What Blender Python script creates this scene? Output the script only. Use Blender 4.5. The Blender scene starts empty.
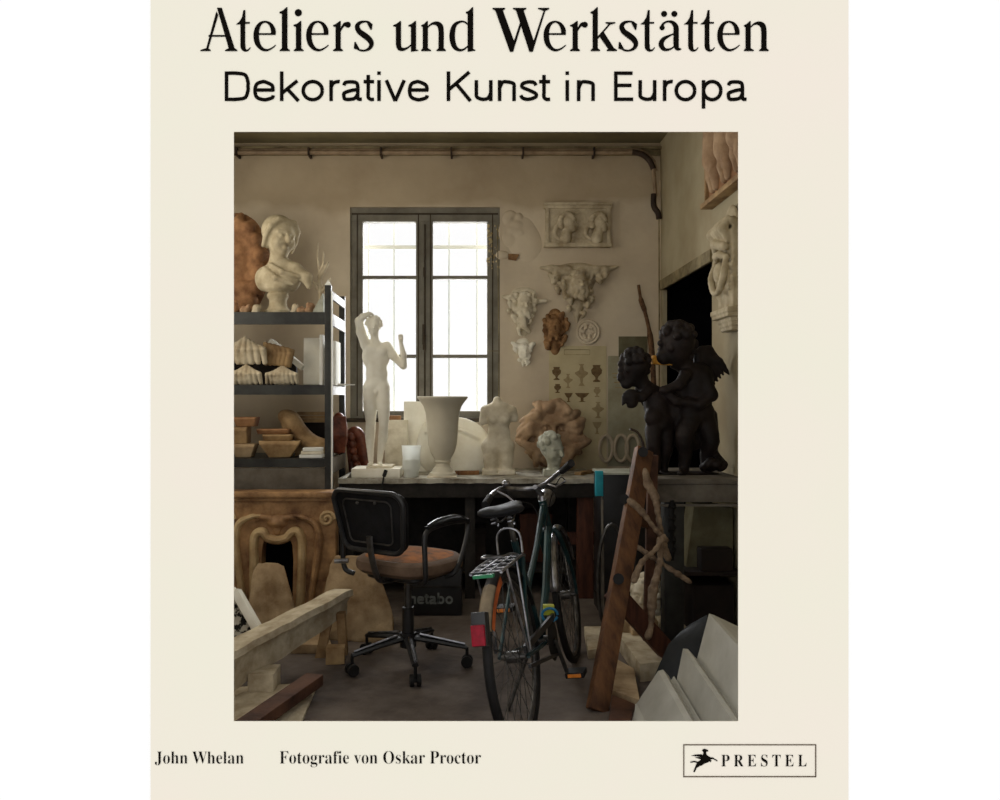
import bpy, bmesh, math, random
import numpy as np
from mathutils import Vector, Matrix, Euler

# ------------------------------------------------------------------ basics
F = 800.0            # focal length in pixels of the 1000 px wide frame
CX, CY = 470.0, 400.0
CAMZ = 1.35
COL = bpy.context.scene.collection
LOC = {}

def P(px, py, d):
    return Vector(((px - CX) / F * d, d, CAMZ - (py - CY) / F * d))
def X(px, d): return (px - CX) / F * d
def Z(py, d): return CAMZ - (py - CY) / F * d

def link(o): COL.objects.link(o); return o
def tag(o, label=None, cat=None, group=None, kind=None):
    if label: o['label'] = label
    if cat: o['category'] = cat
    if group: o['group'] = group
    if kind: o['kind'] = kind
    return o
def empty(name, loc, label=None, cat=None, group=None):
    o = bpy.data.objects.new(name, None); link(o)
    o.empty_display_size = .05
    o.location = loc; LOC[o.name] = Vector(loc)
    return tag(o, label, cat, group)
def copy_tree(o, parent=None):
    c = o.copy(); COL.objects.link(c)
    if parent is not None: c.parent = parent
    for ch in list(o.children): copy_tree(ch, c)
    return c

# ------------------------------------------------------------------ materials
def sl(r, g, b):
    f = lambda c: (c / 255 / 12.92) if c / 255 <= .04045 else ((c / 255 + .055) / 1.055) ** 2.4
    return (f(r), f(g), f(b))
def mat(name, c1, c2=None, rough=.8, metal=0, scale=6, bump=.15, bscale=None, detail=5, lo=.35, hi=.65, coat=0, trans=0, spec=.3, stretch=None):
    m = bpy.data.materials.new(name); m.use_nodes = True
    nt = m.node_tree; N = nt.nodes; L = nt.links
    b = N['Principled BSDF']
    b.inputs['Roughness'].default_value = rough
    b.inputs['Metallic'].default_value = metal
    b.inputs['Coat Weight'].default_value = coat
    b.inputs['Specular IOR Level'].default_value = spec
    b.inputs['Transmission Weight'].default_value = trans
    if c2 is None: c2 = tuple(x * .75 for x in c1)
    tc = N.new('ShaderNodeTexCoord')
    src = tc.outputs['Object']
    if stretch:
        mp = N.new('ShaderNodeMapping'); mp.inputs['Scale'].default_value = stretch
        L.new(src, mp.inputs[0]); src = mp.outputs[0]
    nz = N.new('ShaderNodeTexNoise'); nz.inputs['Scale'].default_value = scale; nz.inputs['Detail'].default_value = detail
    nz.inputs['Roughness'].default_value = .6
    L.new(src, nz.inputs['Vector'])
    cr = N.new('ShaderNodeValToRGB')
    cr.color_ramp.elements[0].position = lo; cr.color_ramp.elements[1].position = hi
    cr.color_ramp.elements[0].color = (*c2, 1); cr.color_ramp.elements[1].color = (*c1, 1)
    L.new(nz.outputs['Fac'], cr.inputs[0]); L.new(cr.outputs[0], b.inputs['Base Color'])
    if bump:
        n2 = N.new('ShaderNodeTexNoise'); n2.inputs['Scale'].default_value = bscale or scale * 5; n2.inputs['Detail'].default_value = 6
        L.new(src, n2.inputs['Vector'])
        bp = N.new('ShaderNodeBump'); bp.inputs['Strength'].default_value = bump; bp.inputs['Distance'].default_value = .02
        L.new(n2.outputs['Fac'], bp.inputs['Height']); L.new(bp.outputs[0], b.inputs['Normal'])
    return m

M = {}
M['wall'] = mat('aged_plaster', sl(218, 205, 182), sl(186, 170, 147), .95, scale=1.3, bump=.12, bscale=14, lo=.3, hi=.7)
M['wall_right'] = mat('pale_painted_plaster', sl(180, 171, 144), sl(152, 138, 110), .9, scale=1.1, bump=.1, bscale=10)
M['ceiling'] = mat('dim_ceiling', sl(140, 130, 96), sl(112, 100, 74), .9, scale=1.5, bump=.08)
M['floor'] = mat('dusty_concrete', sl(108, 98, 90), sl(70, 61, 56), .85, scale=3, bump=.3, bscale=22)
M['white'] = mat('white_front', (.98, .98, .98), (.98, .98, .98), 1, bump=0, spec=0)
M['paper'] = mat('cream_paper', sl(239, 230, 217), sl(236, 232, 215), 1, scale=1.2, bump=0, spec=0)
M['ink'] = mat('black_ink', (.006, .005, .004), (.006, .005, .004), 1, bump=0, spec=0)
M['window'] = mat('grey_window_paint', sl(132, 128, 116), sl(104, 99, 88), .7, scale=5, bump=.1)
M['window_dark'] = mat('dark_window_reveal', sl(74, 64, 52), sl(52, 45, 37), .8, scale=6, bump=.15)
M['pipe'] = mat('brown_pipe', sl(168, 146, 120), sl(130, 110, 88), .6, scale=9, bump=.1)
M['pipe_dark'] = mat('dark_pipe', sl(66, 50, 38), sl(38, 28, 22), .6, scale=9, bump=.1)
M['plaster'] = mat('cast_plaster', sl(232, 224, 204), sl(196, 184, 158), .85, scale=9, bump=.12)
M['plaster_bright'] = mat('bright_plaster', sl(248, 245, 232), sl(232, 226, 208), .8, scale=6, bump=.06)
M['bust_plaster'] = mat('bust_plaster', sl(196, 184, 156), sl(156, 142, 114), .85, scale=10, bump=.15)
M['plaster_grey'] = mat('grey_green_plaster', sl(190, 192, 178), sl(154, 154, 138), .85, scale=12, bump=.15)
M['plaster_old'] = mat('aged_cast_plaster', sl(206, 194, 168), sl(160, 144, 118), .9, scale=10, bump=.2)
M['plaster_brown'] = mat('brown_patinated_plaster', sl(166, 128, 88), sl(98, 68, 42), .8, scale=14, bump=.2)
M['terracotta'] = mat('terracotta', sl(176, 132, 92), sl(112, 76, 50), .85, scale=7, bump=.2)
M['mask_clay'] = mat('pale_mask_clay', sl(186, 158, 128), sl(138, 110, 84), .9, scale=7, bump=.2)
M['smooth_plaster'] = mat('smooth_cast_plaster', sl(214, 208, 190), sl(200, 192, 172), .8, scale=3, bump=.03)
M['pink_clay'] = mat('pink_clay', sl(176, 144, 112), sl(124, 92, 68), .85, scale=7, bump=.2)
M['red_carving'] = mat('red_brown_carving', sl(120, 66, 46), sl(62, 30, 20), .32, scale=12, bump=.2)
M['steel'] = mat('blue_grey_steel', sl(54, 55, 53), sl(33, 33, 33), .5, .3, scale=8, bump=.05, spec=.5)
M['steel_light'] = mat('light_grey_steel', sl(122, 116, 106), sl(92, 86, 78), .5, .2, scale=8, bump=.05)
M['bronze'] = mat('dark_bronze', sl(34, 25, 23), sl(17, 12, 12), .62, 0, scale=8, bump=.15, spec=.25)
M['shade_black'] = mat('painted_darkness', (.006, .006, .008), (.003, .003, .004), 1, bump=0, spec=0)  # near-black colour stands in for unlit depth
M['trim'] = mat('old_painted_trim', sl(150, 138, 106), sl(96, 84, 60), .8, scale=8, bump=.15)
M['bench'] = mat('dusty_bench_top', sl(190, 186, 172), sl(110, 102, 88), .85, scale=9, bump=.2)
M['apron'] = mat('blackened_wood', sl(46, 42, 38), sl(24, 22, 20), .7, scale=9, bump=.2)
M['red_wood'] = mat('red_brown_wood', sl(92, 54, 38), sl(58, 32, 24), .7, scale=5, bump=.2, stretch=(6, 6, 1))
M['easel_wood'] = mat('easel_wood', sl(114, 78, 50), sl(70, 46, 32), .65, scale=4, bump=.2, stretch=(5, 5, .8))
M['cornice_white'] = mat('cornice_plaster', sl(196, 194, 184), sl(174, 171, 160), .85, scale=4, bump=.05)
M['wood'] = mat('worn_orange_wood', sl(158, 112, 72), sl(104, 68, 42), .65, scale=4, bump=.2, stretch=(5, 5, .8))
M['wood_dark'] = mat('dark_brown_timber', sl(98, 66, 48), sl(56, 36, 28), .75, scale=5, bump=.2)
M['wood_pale'] = mat('pale_wood', sl(178, 148, 106), sl(124, 96, 64), .75, scale=8, bump=.15)
M['marble'] = mat('ochre_marble', sl(186, 146, 102), sl(104, 74, 50), .6, scale=7, bump=.15, detail=8)
M['marble_cream'] = mat('cream_marble', sl(204, 178, 134), sl(150, 120, 84), .6, scale=6, bump=.1)
M['stone'] = mat('rough_tan_stone', sl(184, 160, 126), sl(128, 104, 76), .9, scale=6, bump=.4, bscale=14)
M['black'] = mat('black_plastic', sl(30, 29, 30), sl(17, 17, 18), .45, scale=10, bump=.05, spec=.5)
M['black_leather'] = mat('black_leather', sl(28, 28, 30), sl(16, 16, 18), .6, scale=14, bump=.15, spec=.2)
M['rubber'] = mat('black_rubber', sl(24, 22, 22), sl(14, 13, 13), .7, scale=14, bump=.05)
M['chrome'] = mat('dull_chrome', sl(168, 168, 172), sl(100, 100, 105), .28, .9, scale=14, bump=.02)
M['grey_metal'] = mat('grey_metal', sl(92, 90, 88), sl(60, 58, 56), .4, .7, scale=14, bump=.05)
M['cushion'] = mat('tan_cushion', sl(116, 94, 76), sl(88, 70, 55), .8, scale=8, bump=.2)
M['cushion_top'] = mat('lit_orange_fabric', sl(170, 106, 54), sl(98, 74, 56), .9, scale=12, bump=.3)
M['teal'] = mat('teal_frame_paint', sl(18, 54, 58), sl(10, 34, 38), .35, .3, scale=8, bump=.02, spec=.6)
M['red_reflector'] = mat('red_reflector', (.3, .004, .02), (.16, .003, .01), .35, scale=30, bump=.1, spec=.2)
M['orange_reflector'] = mat('orange_reflector', (.9, .28, .03), (.7, .2, .02), .3, scale=40, bump=.1, spec=.8)
M['orange_dark'] = mat('orange_red_reflective', (.42, .09, .02), (.25, .05, .01), .4, scale=20, bump=.1)
M['yellow'] = mat('yellow_tag', (.55, .6, .05), (.4, .4, .04), .5, scale=10, bump=0)
M['blue'] = mat('blue_tag', (.03, .25, .45), (.02, .15, .3), .5, scale=10, bump=0)
M['beige'] = mat('beige_mudguard_end', sl(140, 124, 100), sl(96, 84, 66), .6, scale=10, bump=.1)
M['grey_letter'] = mat('grey_print', sl(120, 124, 122), sl(110, 114, 112), .7, bump=0)
M['cyan'] = mat('teal_plastic', (.02, .34, .42), (.02, .2, .27), .5, scale=8, bump=.1)
M['sponge'] = mat('yellow_foam', sl(206, 152, 60), sl(160, 108, 40), .9, scale=30, bump=.4)
M['poster'] = mat('old_poster_paper', sl(206, 194, 158), sl(190, 176, 140), .95, scale=5, bump=.03)
M['poster_grey'] = mat('grey_paper', sl(176, 172, 148), sl(150, 144, 120), .95, scale=5, bump=.03)
M['sepia'] = mat('sepia_print', sl(126, 104, 74), sl(100, 80, 56), .95, scale=40, bump=0)
M['sepia_pale'] = mat('pale_sepia_print', sl(172, 154, 120), sl(152, 134, 102), .95, scale=40, bump=0)
M['paper_white'] = mat('white_paper', sl(236, 236, 230), sl(214, 212, 204), .9, scale=6, bump=.03)
M['branch'] = mat('dry_branch', sl(140, 120, 98), sl(92, 75, 60), .85, scale=20, bump=.3)
M['bark'] = mat('bark', sl(120, 90, 64), sl(76, 54, 38), .9, scale=20, bump=.4)
M['olive'] = mat('olive_board', sl(116, 112, 88), sl(86, 80, 58), .85, scale=5, bump=.1)
M['grey_board'] = mat('grey_painted_board', sl(112, 106, 96), sl(78, 72, 64), .8, scale=5, bump=.15)
M['dark_sheet'] = mat('dark_blue_grey_sheet', sl(34, 37, 40), sl(20, 22, 24), .5, scale=5, bump=.2, spec=.3)
M['shadow_box'] = mat('dark_cardboard', sl(40, 30, 25), sl(25, 19, 16), .85, scale=5, bump=.1)
M['mottled'] = mat('black_and_white_mottle', sl(190, 184, 168), sl(24, 22, 20), .8, scale=34, bump=.1, lo=.46, hi=.54)
M['peel'] = mat('peeling_paint', sl(206, 192, 152), sl(150, 130, 92), .9, scale=20, bump=.2)

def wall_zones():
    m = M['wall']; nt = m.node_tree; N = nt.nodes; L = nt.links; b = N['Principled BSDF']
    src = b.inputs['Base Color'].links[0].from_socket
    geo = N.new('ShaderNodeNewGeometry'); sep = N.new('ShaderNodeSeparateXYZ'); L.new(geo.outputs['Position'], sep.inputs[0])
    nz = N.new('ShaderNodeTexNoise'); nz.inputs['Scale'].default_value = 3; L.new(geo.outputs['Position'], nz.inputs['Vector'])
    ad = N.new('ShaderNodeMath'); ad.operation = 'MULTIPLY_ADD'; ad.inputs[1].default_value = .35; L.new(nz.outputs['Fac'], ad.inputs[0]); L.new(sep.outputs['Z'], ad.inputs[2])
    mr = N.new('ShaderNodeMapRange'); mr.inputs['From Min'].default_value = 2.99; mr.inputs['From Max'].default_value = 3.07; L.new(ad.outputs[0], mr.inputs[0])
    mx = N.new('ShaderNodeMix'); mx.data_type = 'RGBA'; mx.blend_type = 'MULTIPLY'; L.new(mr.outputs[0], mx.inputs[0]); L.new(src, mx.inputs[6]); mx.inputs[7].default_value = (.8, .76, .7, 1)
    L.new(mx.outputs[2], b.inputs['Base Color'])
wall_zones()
def glass_mat(name, tint, amount=.06):
    m = bpy.data.materials.new(name); m.use_nodes = True
    nt = m.node_tree; nt.nodes.clear()
    o = nt.nodes.new('ShaderNodeOutputMaterial'); t = nt.nodes.new('ShaderNodeBsdfTransparent'); g = nt.nodes.new('ShaderNodeBsdfGlossy')
    t.inputs[0].default_value = (*tint, 1); g.inputs['Roughness'].default_value = .1
    mx = nt.nodes.new('ShaderNodeMixShader'); mx.inputs[0].default_value = amount
    nt.links.new(t.outputs[0], mx.inputs[1]); nt.links.new(g.outputs[0], mx.inputs[2]); nt.links.new(mx.outputs[0], o.inputs[0])
    return m
M['glass'] = glass_mat('window_glass', (1, 1, 1), .025)
def translucent_mat(name, col, tr):
    m = bpy.data.materials.new(name); m.use_nodes = True
    nt = m.node_tree; nt.nodes.clear()
    o = nt.nodes.new('ShaderNodeOutputMaterial'); t = nt.nodes.new('ShaderNodeBsdfTranslucent'); g = nt.nodes.new('ShaderNodeBsdfDiffuse')
    t.inputs[0].default_value = (*col, 1); g.inputs[0].default_value = (*col, 1)
    mx = nt.nodes.new('ShaderNodeMixShader'); mx.inputs[0].default_value = tr
    nt.links.new(g.outputs[0], mx.inputs[1]); nt.links.new(t.outputs[0], mx.inputs[2]); nt.links.new(mx.outputs[0], o.inputs[0])
    return m
M['grille'] = translucent_mat('pale_grille', (.46, .51, .53), .0)
M['cup'] = translucent_mat('frosted_plastic', (.95, .96, .93), .6)

# ------------------------------------------------------------------ mesh builder
def catmull(pts, n=6, closed=False):
    pts = [Vector(p) for p in pts]
    if len(pts) < 3: return pts
    out = []; m = len(pts)
    rng = range(m) if closed else range(m - 1)
    for i in rng:
        if closed: p0, p1, p2, p3 = pts[i - 1], pts[i], pts[(i + 1) % m], pts[(i + 2) % m]
        else: p0, p1, p2, p3 = pts[max(i - 1, 0)], pts[i], pts[i + 1], pts[min(i + 2, m - 1)]
        for k in range(n):
            t = k / n
            out.append(.5 * ((2 * p1) + (p2 - p0) * t + (2 * p0 - 5 * p1 + 4 * p2 - p3) * t * t + (3 * p1 - p0 - 3 * p2 + p3) * t ** 3))
    if not closed: out.append(pts[-1])
    return out

class MB:
    def __init__(s): s.v = []; s.f = []
    def add(s, vs, fs, T=None):
        b = len(s.v)
        for v in vs: s.v.append((T @ Vector(v)) if T else Vector(v))
        for f in fs: s.f.append([b + i for i in f])
        return s
    def box(s, c, size, rot=(0, 0, 0), T=None):
        R = Euler(rot).to_matrix(); h = Vector(size) / 2; vs = []
        for x in (-1, 1):
            for y in (-1, 1):
                for z in (-1, 1): vs.append(Vector(c) + R @ Vector((x * h.x, y * h.y, z * h.z)))
        return s.add(vs, [(0, 1, 3, 2), (4, 6, 7, 5), (0, 4, 5, 1), (2, 3, 7, 6), (0, 2, 6, 4), (1, 5, 7, 3)], T)
    def bb(s, x0, x1, y0, y1, z0, z1): return s.box(((x0 + x1) / 2, (y0 + y1) / 2, (z0 + z1) / 2), (x1 - x0, y1 - y0, z1 - z0))
    def beam(s, a, b, w, h, up=(0, 0, 1)):
        a, b = Vector(a), Vector(b); d = (b - a).normalized(); u = Vector(up)
        r = d.cross(u)
        if r.length < 1e-4: r = Vector((1, 0, 0))
        r.normalize(); u = r.cross(d).normalized(); vs = []
        for p in (a, b):
            for i, j in ((-1, -1), (1, -1), (1, 1), (-1, 1)): vs.append(p + r * i * w / 2 + u * j * h / 2)
        return s.add(vs, [(3, 2, 1, 0), (4, 5, 6, 7), (0, 1, 5, 4), (1, 2, 6, 5), (2, 3, 7, 6), (3, 0, 4, 7)])
    def prism(s, pts, y0, y1):
        """outline in x,z extruded along y"""
        n = len(pts); vs = [(p[0], y0, p[1]) for p in pts] + [(p[0], y1, p[1]) for p in pts]
        fs = [list(range(n)), list(range(2 * n - 1, n - 1, -1))] + [(i, n + i, n + (i + 1) % n, (i + 1) % n) for i in range(n)]
        return s.add(vs, fs)
    def tube(s, pts, r, n=8, closed=False, flat=1.0):
        pts = [Vector(p) for p in pts]; m = len(pts)
        rs = list(r) if isinstance(r, (list, tuple)) else [r] * m
        if len(rs) != m: rs = [rs[0] + (rs[-1] - rs[0]) * i / (m - 1) for i in range(m)] if len(rs) == 2 else [rs[min(int(i * len(rs) / m), len(rs) - 1)] for i in range(m)]
        prev = None; base = len(s.v)
        for i, p in enumerate(pts):
            if closed: d = pts[(i + 1) % m] - pts[i - 1]
            else: d = pts[min(i + 1, m - 1)] - pts[max(i - 1, 0)]
            if d.length < 1e-9: d = Vector((0, 0, 1))
            d.normalize()
            if prev is None:
                u = d.cross(Vector((0, 0, 1)))
                if u.length < 1e-3: u = d.cross(Vector((0, 1, 0)))
            else: u = prev - d * prev.dot(d)
            u.normalize(); prev = u; w = d.cross(u)
            for k in range(n):
                a = 2 * math.pi * k / n
                s.v.append(p + (u * math.cos(a) + w * math.sin(a) * flat) * rs[i])
        for i in range(m if closed else m - 1):
            for k in range(n):
                a = base + i * n + k; b = base + i * n + (k + 1) % n
                j = (i + 1) % m; c = base + j * n + (k + 1) % n; d_ = base + j * n + k
                s.f.append([a, b, c, d_])
        if not closed:
            s.f.append([base + k for k in range(n)][::-1]); s.f.append([base + (m - 1) * n + k for k in range(n)])
        return s
    def lathe(s, prof, c=(0, 0, 0), n=28, T=None, sx=1, sy=1):
        vs = []; fs = []
        for r, z in prof:
            for k in range(n):
                a = 2 * math.pi * k / n
                vs.append(Vector((c[0] + r * math.cos(a) * sx, c[1] + r * math.sin(a) * sy, c[2] + z)))
        for i in range(len(prof) - 1):
            for k in range(n):
                fs.append((i * n + k, i * n + (k + 1) % n, (i + 1) * n + (k + 1) % n, (i + 1) * n + k))
        fs.append(tuple(range(n))[::-1]); fs.append(tuple((len(prof) - 1) * n + k for k in range(n)))
        return s.add(vs, fs, T)
    def cyl(s, a, b, r, n=16): return s.tube([a, b], r, n)
    def ball(s, c, r, n=12, sc=(1, 1, 1)):
        m = n // 2; vs = []; fs = []
        for i in range(1, m):
            t = math.pi * i / m
            for k in range(n):
                a = 2 * math.pi * k / n
                vs.append(Vector(c) + Vector((math.sin(t) * math.cos(a) * sc[0], math.sin(t) * math.sin(a) * sc[1], math.cos(t) * sc[2])) * r)
        for i in range(m - 2):
            for k in range(n): fs.append((i * n + k, (i + 1) * n + k, (i + 1) * n + (k + 1) % n, i * n + (k + 1) % n))
        vs.append(Vector(c) + Vector((0, 0, r * sc[2]))); vs.append(Vector(c) - Vector((0, 0, r * sc[2])))
        for k in range(n):
            fs.append((len(vs) - 2, k, (k + 1) % n)); fs.append((len(vs) - 1, (m - 2) * n + (k + 1) % n, (m - 2) * n + k))
        return s.add(vs, fs)
    def hull(s, pts):
        bm = bmesh.new()
        for p in pts: bm.verts.new(p)
        bmesh.ops.convex_hull(bm, input=bm.verts)
        bm.verts.index_update()
        vs = [v.co.copy() for v in bm.verts]; fs = [[v.index for v in f.verts] for f in bm.faces]
        bm.free(); return s.add(vs, fs)
    def build(s, name, m, parent=None, bevel=0, smooth=True, loc=None, angle=35, displace=0, dscale=.1, sub=0):
        me = bpy.data.meshes.new(name)
        if parent is not None: org = LOC[parent.name]
        elif loc is not None: org = Vector(loc)
        else:
            xs = [v.x for v in s.v]; ys = [v.y for v in s.v]; zs = [v.z for v in s.v]
            org = Vector(((min(xs) + max(xs)) / 2, (min(ys) + max(ys)) / 2, min(zs)))
        me.from_pydata([v - org for v in s.v], [], s.f); me.update()
        bm = bmesh.new(); bm.from_mesh(me)
        bmesh.ops.recalc_face_normals(bm, faces=bm.faces)
        if bevel: bmesh.ops.bevel(bm, geom=[e for e in bm.edges if e.is_manifold and e.calc_face_angle(0) > .5], offset=bevel, segments=2, profile=.6, affect='EDGES', clamp_overlap=True)
        bm.to_mesh(me); bm.free()
        if smooth:
            for p in me.polygons: p.use_smooth = True
            me.set_sharp_from_angle(angle=math.radians(angle))
        o = bpy.data.objects.new(name, me); link(o)
        me.materials.append(m if not isinstance(m, str) else M[m])
        if parent is not None: o.parent = parent; LOC[o.name] = org.copy()
        else: o.location = org; LOC[o.name] = org.copy()
        if sub or displace:
            md = o.modifiers.new('sub', 'SUBSURF'); md.subdivision_type = 'SIMPLE'; md.levels = md.render_levels = sub or 3
        if displace:
            tx = bpy.data.textures.new('rough', 'CLOUDS'); tx.noise_scale = dscale
            dm = o.modifiers.new('disp', 'DISPLACE'); dm.texture = tx; dm.strength = displace; dm.mid_level = .5
        return o

# ------------------------------------------------------------------ sculpting: signed distance field + surface nets
class SDF:
    """prims in local units; x right, y away from the viewer, z up"""
    def __init__(s): s.p = []; s.T = Matrix.Identity(4)
    def frame(s, c=(0, 0, 0), rot=(0, 0, 0), sc=1.0):
        s.T = Matrix.Translation(c) @ Euler(rot).to_matrix().to_4x4() @ Matrix.Scale(sc, 4); return s
    def _sc(s): return s.T.to_scale()[0]
    def ell(s, c, r, rot=(0, 0, 0), k=2.0, sub=False):
        c = s.T @ Vector(c); R = s.T.to_3x3().normalized() @ Euler(rot).to_matrix(); q = s._sc()
        if isinstance(r, (int, float)): r = (r, r, r)
        s.p.append(('e', sub, k * q, c, R, [x * q for x in r])); return s
    def box(s, c, h, rot=(0, 0, 0), k=1.0, rnd=.5, sub=False):
        c = s.T @ Vector(c); R = s.T.to_3x3().normalized() @ Euler(rot).to_matrix(); q = s._sc()
        s.p.append(('b', sub, k * q, c, R, [x * q for x in h], rnd * q)); return s
    def cap(s, a, b, r1, r2=None, k=2.0, sub=False):
        q = s._sc(); r2 = r1 if r2 is None else r2
        s.p.append(('c', sub, k * q, s.T @ Vector(a), s.T @ Vector(b), r1 * q, r2 * q)); return s
    def chain(s, pts, rs, k=2.0, n=0, sub=False):
        if isinstance(rs, (int, float)): rs = [rs] * len(pts)
        if n:
            q = catmull([Vector((*p,)) for p in pts], n); m = len(q); rr = []
            for i in range(m):
                t = i / (m - 1) * (len(rs) - 1); j = min(int(t), len(rs) - 2); rr.append(rs[j] + (rs[j + 1] - rs[j]) * (t - j))
            pts, rs = q, rr
        for i in range(len(pts) - 1): s.cap(pts[i], pts[i + 1], rs[i], rs[i + 1], k, sub)
        return s
    def bounds(s):
        lo = np.full(3, 1e9); hi = -lo
        for p in s.p:
            if p[1]: continue
            if p[0] == 'c':
                for q, r in ((p[3], p[5]), (p[4], p[6])):
                    lo = np.minimum(lo, np.array(q) - r); hi = np.maximum(hi, np.array(q) + r)
            else:
                R = np.abs(np.array(p[4])); e = R @ np.array(p[5]) if p[0] == 'b' else np.sqrt(((np.array(p[4]) * np.array(p[5])) ** 2).sum(1))
                if p[0] == 'b': e = e + p[6]
                lo = np.minimum(lo, np.array(p[3]) - e); hi = np.maximum(hi, np.array(p[3]) + e)
        return lo, hi
    def mesh(s, h, floor=None, back=None, rough=0, seed=0):
        lo, hi = s.bounds(); pad = 3 * h
        lo = lo - pad; hi = hi + pad
        n = np.ceil((hi - lo) / h).astype(int) + 1
        ax = [(lo[i] + h * np.arange(n[i])).astype(np.float32) for i in range(3)]
        D = np.full(tuple(n), 50.0, np.float32)
        for p in s.p:
            sub, k = p[1], p[2]
            if p[0] == 'c':
                a, b = np.array(p[3]), np.array(p[4]); rm = max(p[5], p[6])
                l = np.minimum(a, b) - rm; u = np.maximum(a, b) + rm
            else:
                A = np.array(p[4])
                e = (np.abs(A) @ np.array(p[5]) + p[6]) if p[0] == 'b' else np.sqrt(((A * np.array(p[5])) ** 2).sum(1))
                l = np.array(p[3]) - e; u = np.array(p[3]) + e
            m = k + 4 * h
            i0 = np.maximum(((l - m - lo) / h).astype(int), 0); i1 = np.minimum(((u + m - lo) / h).astype(int) + 2, n)
            if (i1 <= i0).any(): continue
            sl_ = tuple(slice(i0[i], i1[i]) for i in range(3))
            gx = ax[0][sl_[0]][:, None, None]; gy = ax[1][sl_[1]][None, :, None]; gz = ax[2][sl_[2]][None, None, :]
            if p[0] == 'c':
                ba = b - a; L2 = float(ba @ ba) + 1e-9
                px, py, pz = gx - a[0], gy - a[1], gz - a[2]
                t = np.clip((px * ba[0] + py * ba[1] + pz * ba[2]) / L2, 0, 1)
                d = np.sqrt((px - t * ba[0]) ** 2 + (py - t * ba[1]) ** 2 + (pz - t * ba[2]) ** 2) - (p[5] + (p[6] - p[5]) * t)
            else:
                c = p[3]; px, py, pz = gx - c[0], gy - c[1], gz - c[2]
                q = [px * A[0][j] + py * A[1][j] + pz * A[2][j] for j in range(3)]
                r = p[5]
                if p[0] == 'e':
                    k0 = np.sqrt((q[0] / r[0]) ** 2 + (q[1] / r[1]) ** 2 + (q[2] / r[2]) ** 2)
                    k1 = np.sqrt((q[0] / r[0] ** 2) ** 2 + (q[1] / r[1] ** 2) ** 2 + (q[2] / r[2] ** 2) ** 2) + 1e-6
                    d = k0 * (k0 - 1) / k1
                else:
                    e_ = [np.abs(q[j]) - r[j] for j in range(3)]
                    d = np.sqrt(sum(np.maximum(x, 0) ** 2 for x in e_)) + np.minimum(np.maximum(np.maximum(e_[0], e_[1]), e_[2]), 0) - p[6]
            cur = D[sl_]; kk = max(k, 1e-3)
            if sub:
                hh = np.clip(.5 - .5 * (cur + d) / kk, 0, 1)
                D[sl_] = cur * (1 - hh) + (-d) * hh + kk * hh * (1 - hh)
            else:
                hh = np.clip(.5 + .5 * (cur - d) / kk, 0, 1)
                D[sl_] = cur * (1 - hh) + d * hh - kk * hh * (1 - hh)
        if rough:
            rs = np.random.RandomState(seed)
            g = [ax[0][:, None, None], ax[1][None, :, None], ax[2][None, None, :]]
            for _ in range(6):
                w = rs.normal(size=3); w = w / np.linalg.norm(w) * rs.uniform(.25, .7) / (h * 3)
                D += rough / 3 * np.sin(g[0] * w[0] + g[1] * w[1] + g[2] * w[2] + rs.uniform(0, 6)).astype(np.float32)
        if floor is not None: D = np.maximum(D, (floor - ax[2])[None, None, :])
        if back is not None: D = np.maximum(D, (ax[1] - back)[None, :, None])
        return nets(D, lo, h)

def nets(D, lo, h):
    S = D < 0
    nx, ny, nz = D.shape
    acc = np.zeros((nx - 1, ny - 1, nz - 1), np.int8)
    for i in (0, 1):
        for j in (0, 1):
            for k in (0, 1): acc += S[i:nx - 1 + i, j:ny - 1 + j, k:nz - 1 + k]
    I, J, K = np.nonzero((acc > 0) & (acc < 8))
    idx = np.full(acc.shape, -1, np.int64); idx[I, J, K] = np.arange(len(I))
    pos = np.zeros((len(I), 3)); cnt = np.zeros(len(I))
    cs = [(i, j, k) for i in (0, 1) for j in (0, 1) for k in (0, 1)]
    for a in cs:
        for b in cs:
            if sum(abs(a[q] - b[q]) for q in range(3)) != 1 or a > b: continue
            da = D[I + a[0], J + a[1], K + a[2]]; db = D[I + b[0], J + b[1], K + b[2]]
            m = (da < 0) != (db < 0)
            t = np.where(m, da / np.where(da - db == 0, 1, da - db), 0)
            for q in range(3): pos[:, q] += np.where(m, a[q] + t * (b[q] - a[q]), 0)
            cnt += m
    pos /= cnt[:, None]
    pos = (pos + np.stack([I, J, K], 1)) * h + lo
    faces = []
    for axn in range(3):
        o = [(axn + 1) % 3, (axn + 2) % 3]
        a = [slice(None)] * 3; b = [slice(None)] * 3
        a[axn] = slice(0, -1); b[axn] = slice(1, None)
        for q in o: a[q] = slice(1, -1); b[q] = slice(1, -1)
        s0 = S[tuple(a)]; s1 = S[tuple(b)]
        E_ = np.argwhere(s0 != s1); fl = s0[tuple(E_.T)]
        base = E_.copy()
        for q in o: base[:, q] += 1
        def at(d1, d2):
            c = base.copy(); c[:, o[0]] += d1; c[:, o[1]] += d2
            return idx[c[:, 0], c[:, 1], c[:, 2]]
        q = np.stack([at(-1, -1), at(0, -1), at(0, 0), at(-1, 0)], 1)
        q[~fl] = q[~fl][:, ::-1]
        faces.append(q)
    fc = np.concatenate(faces); fc = fc[(fc >= 0).all(1)]
    return pos, fc

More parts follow.
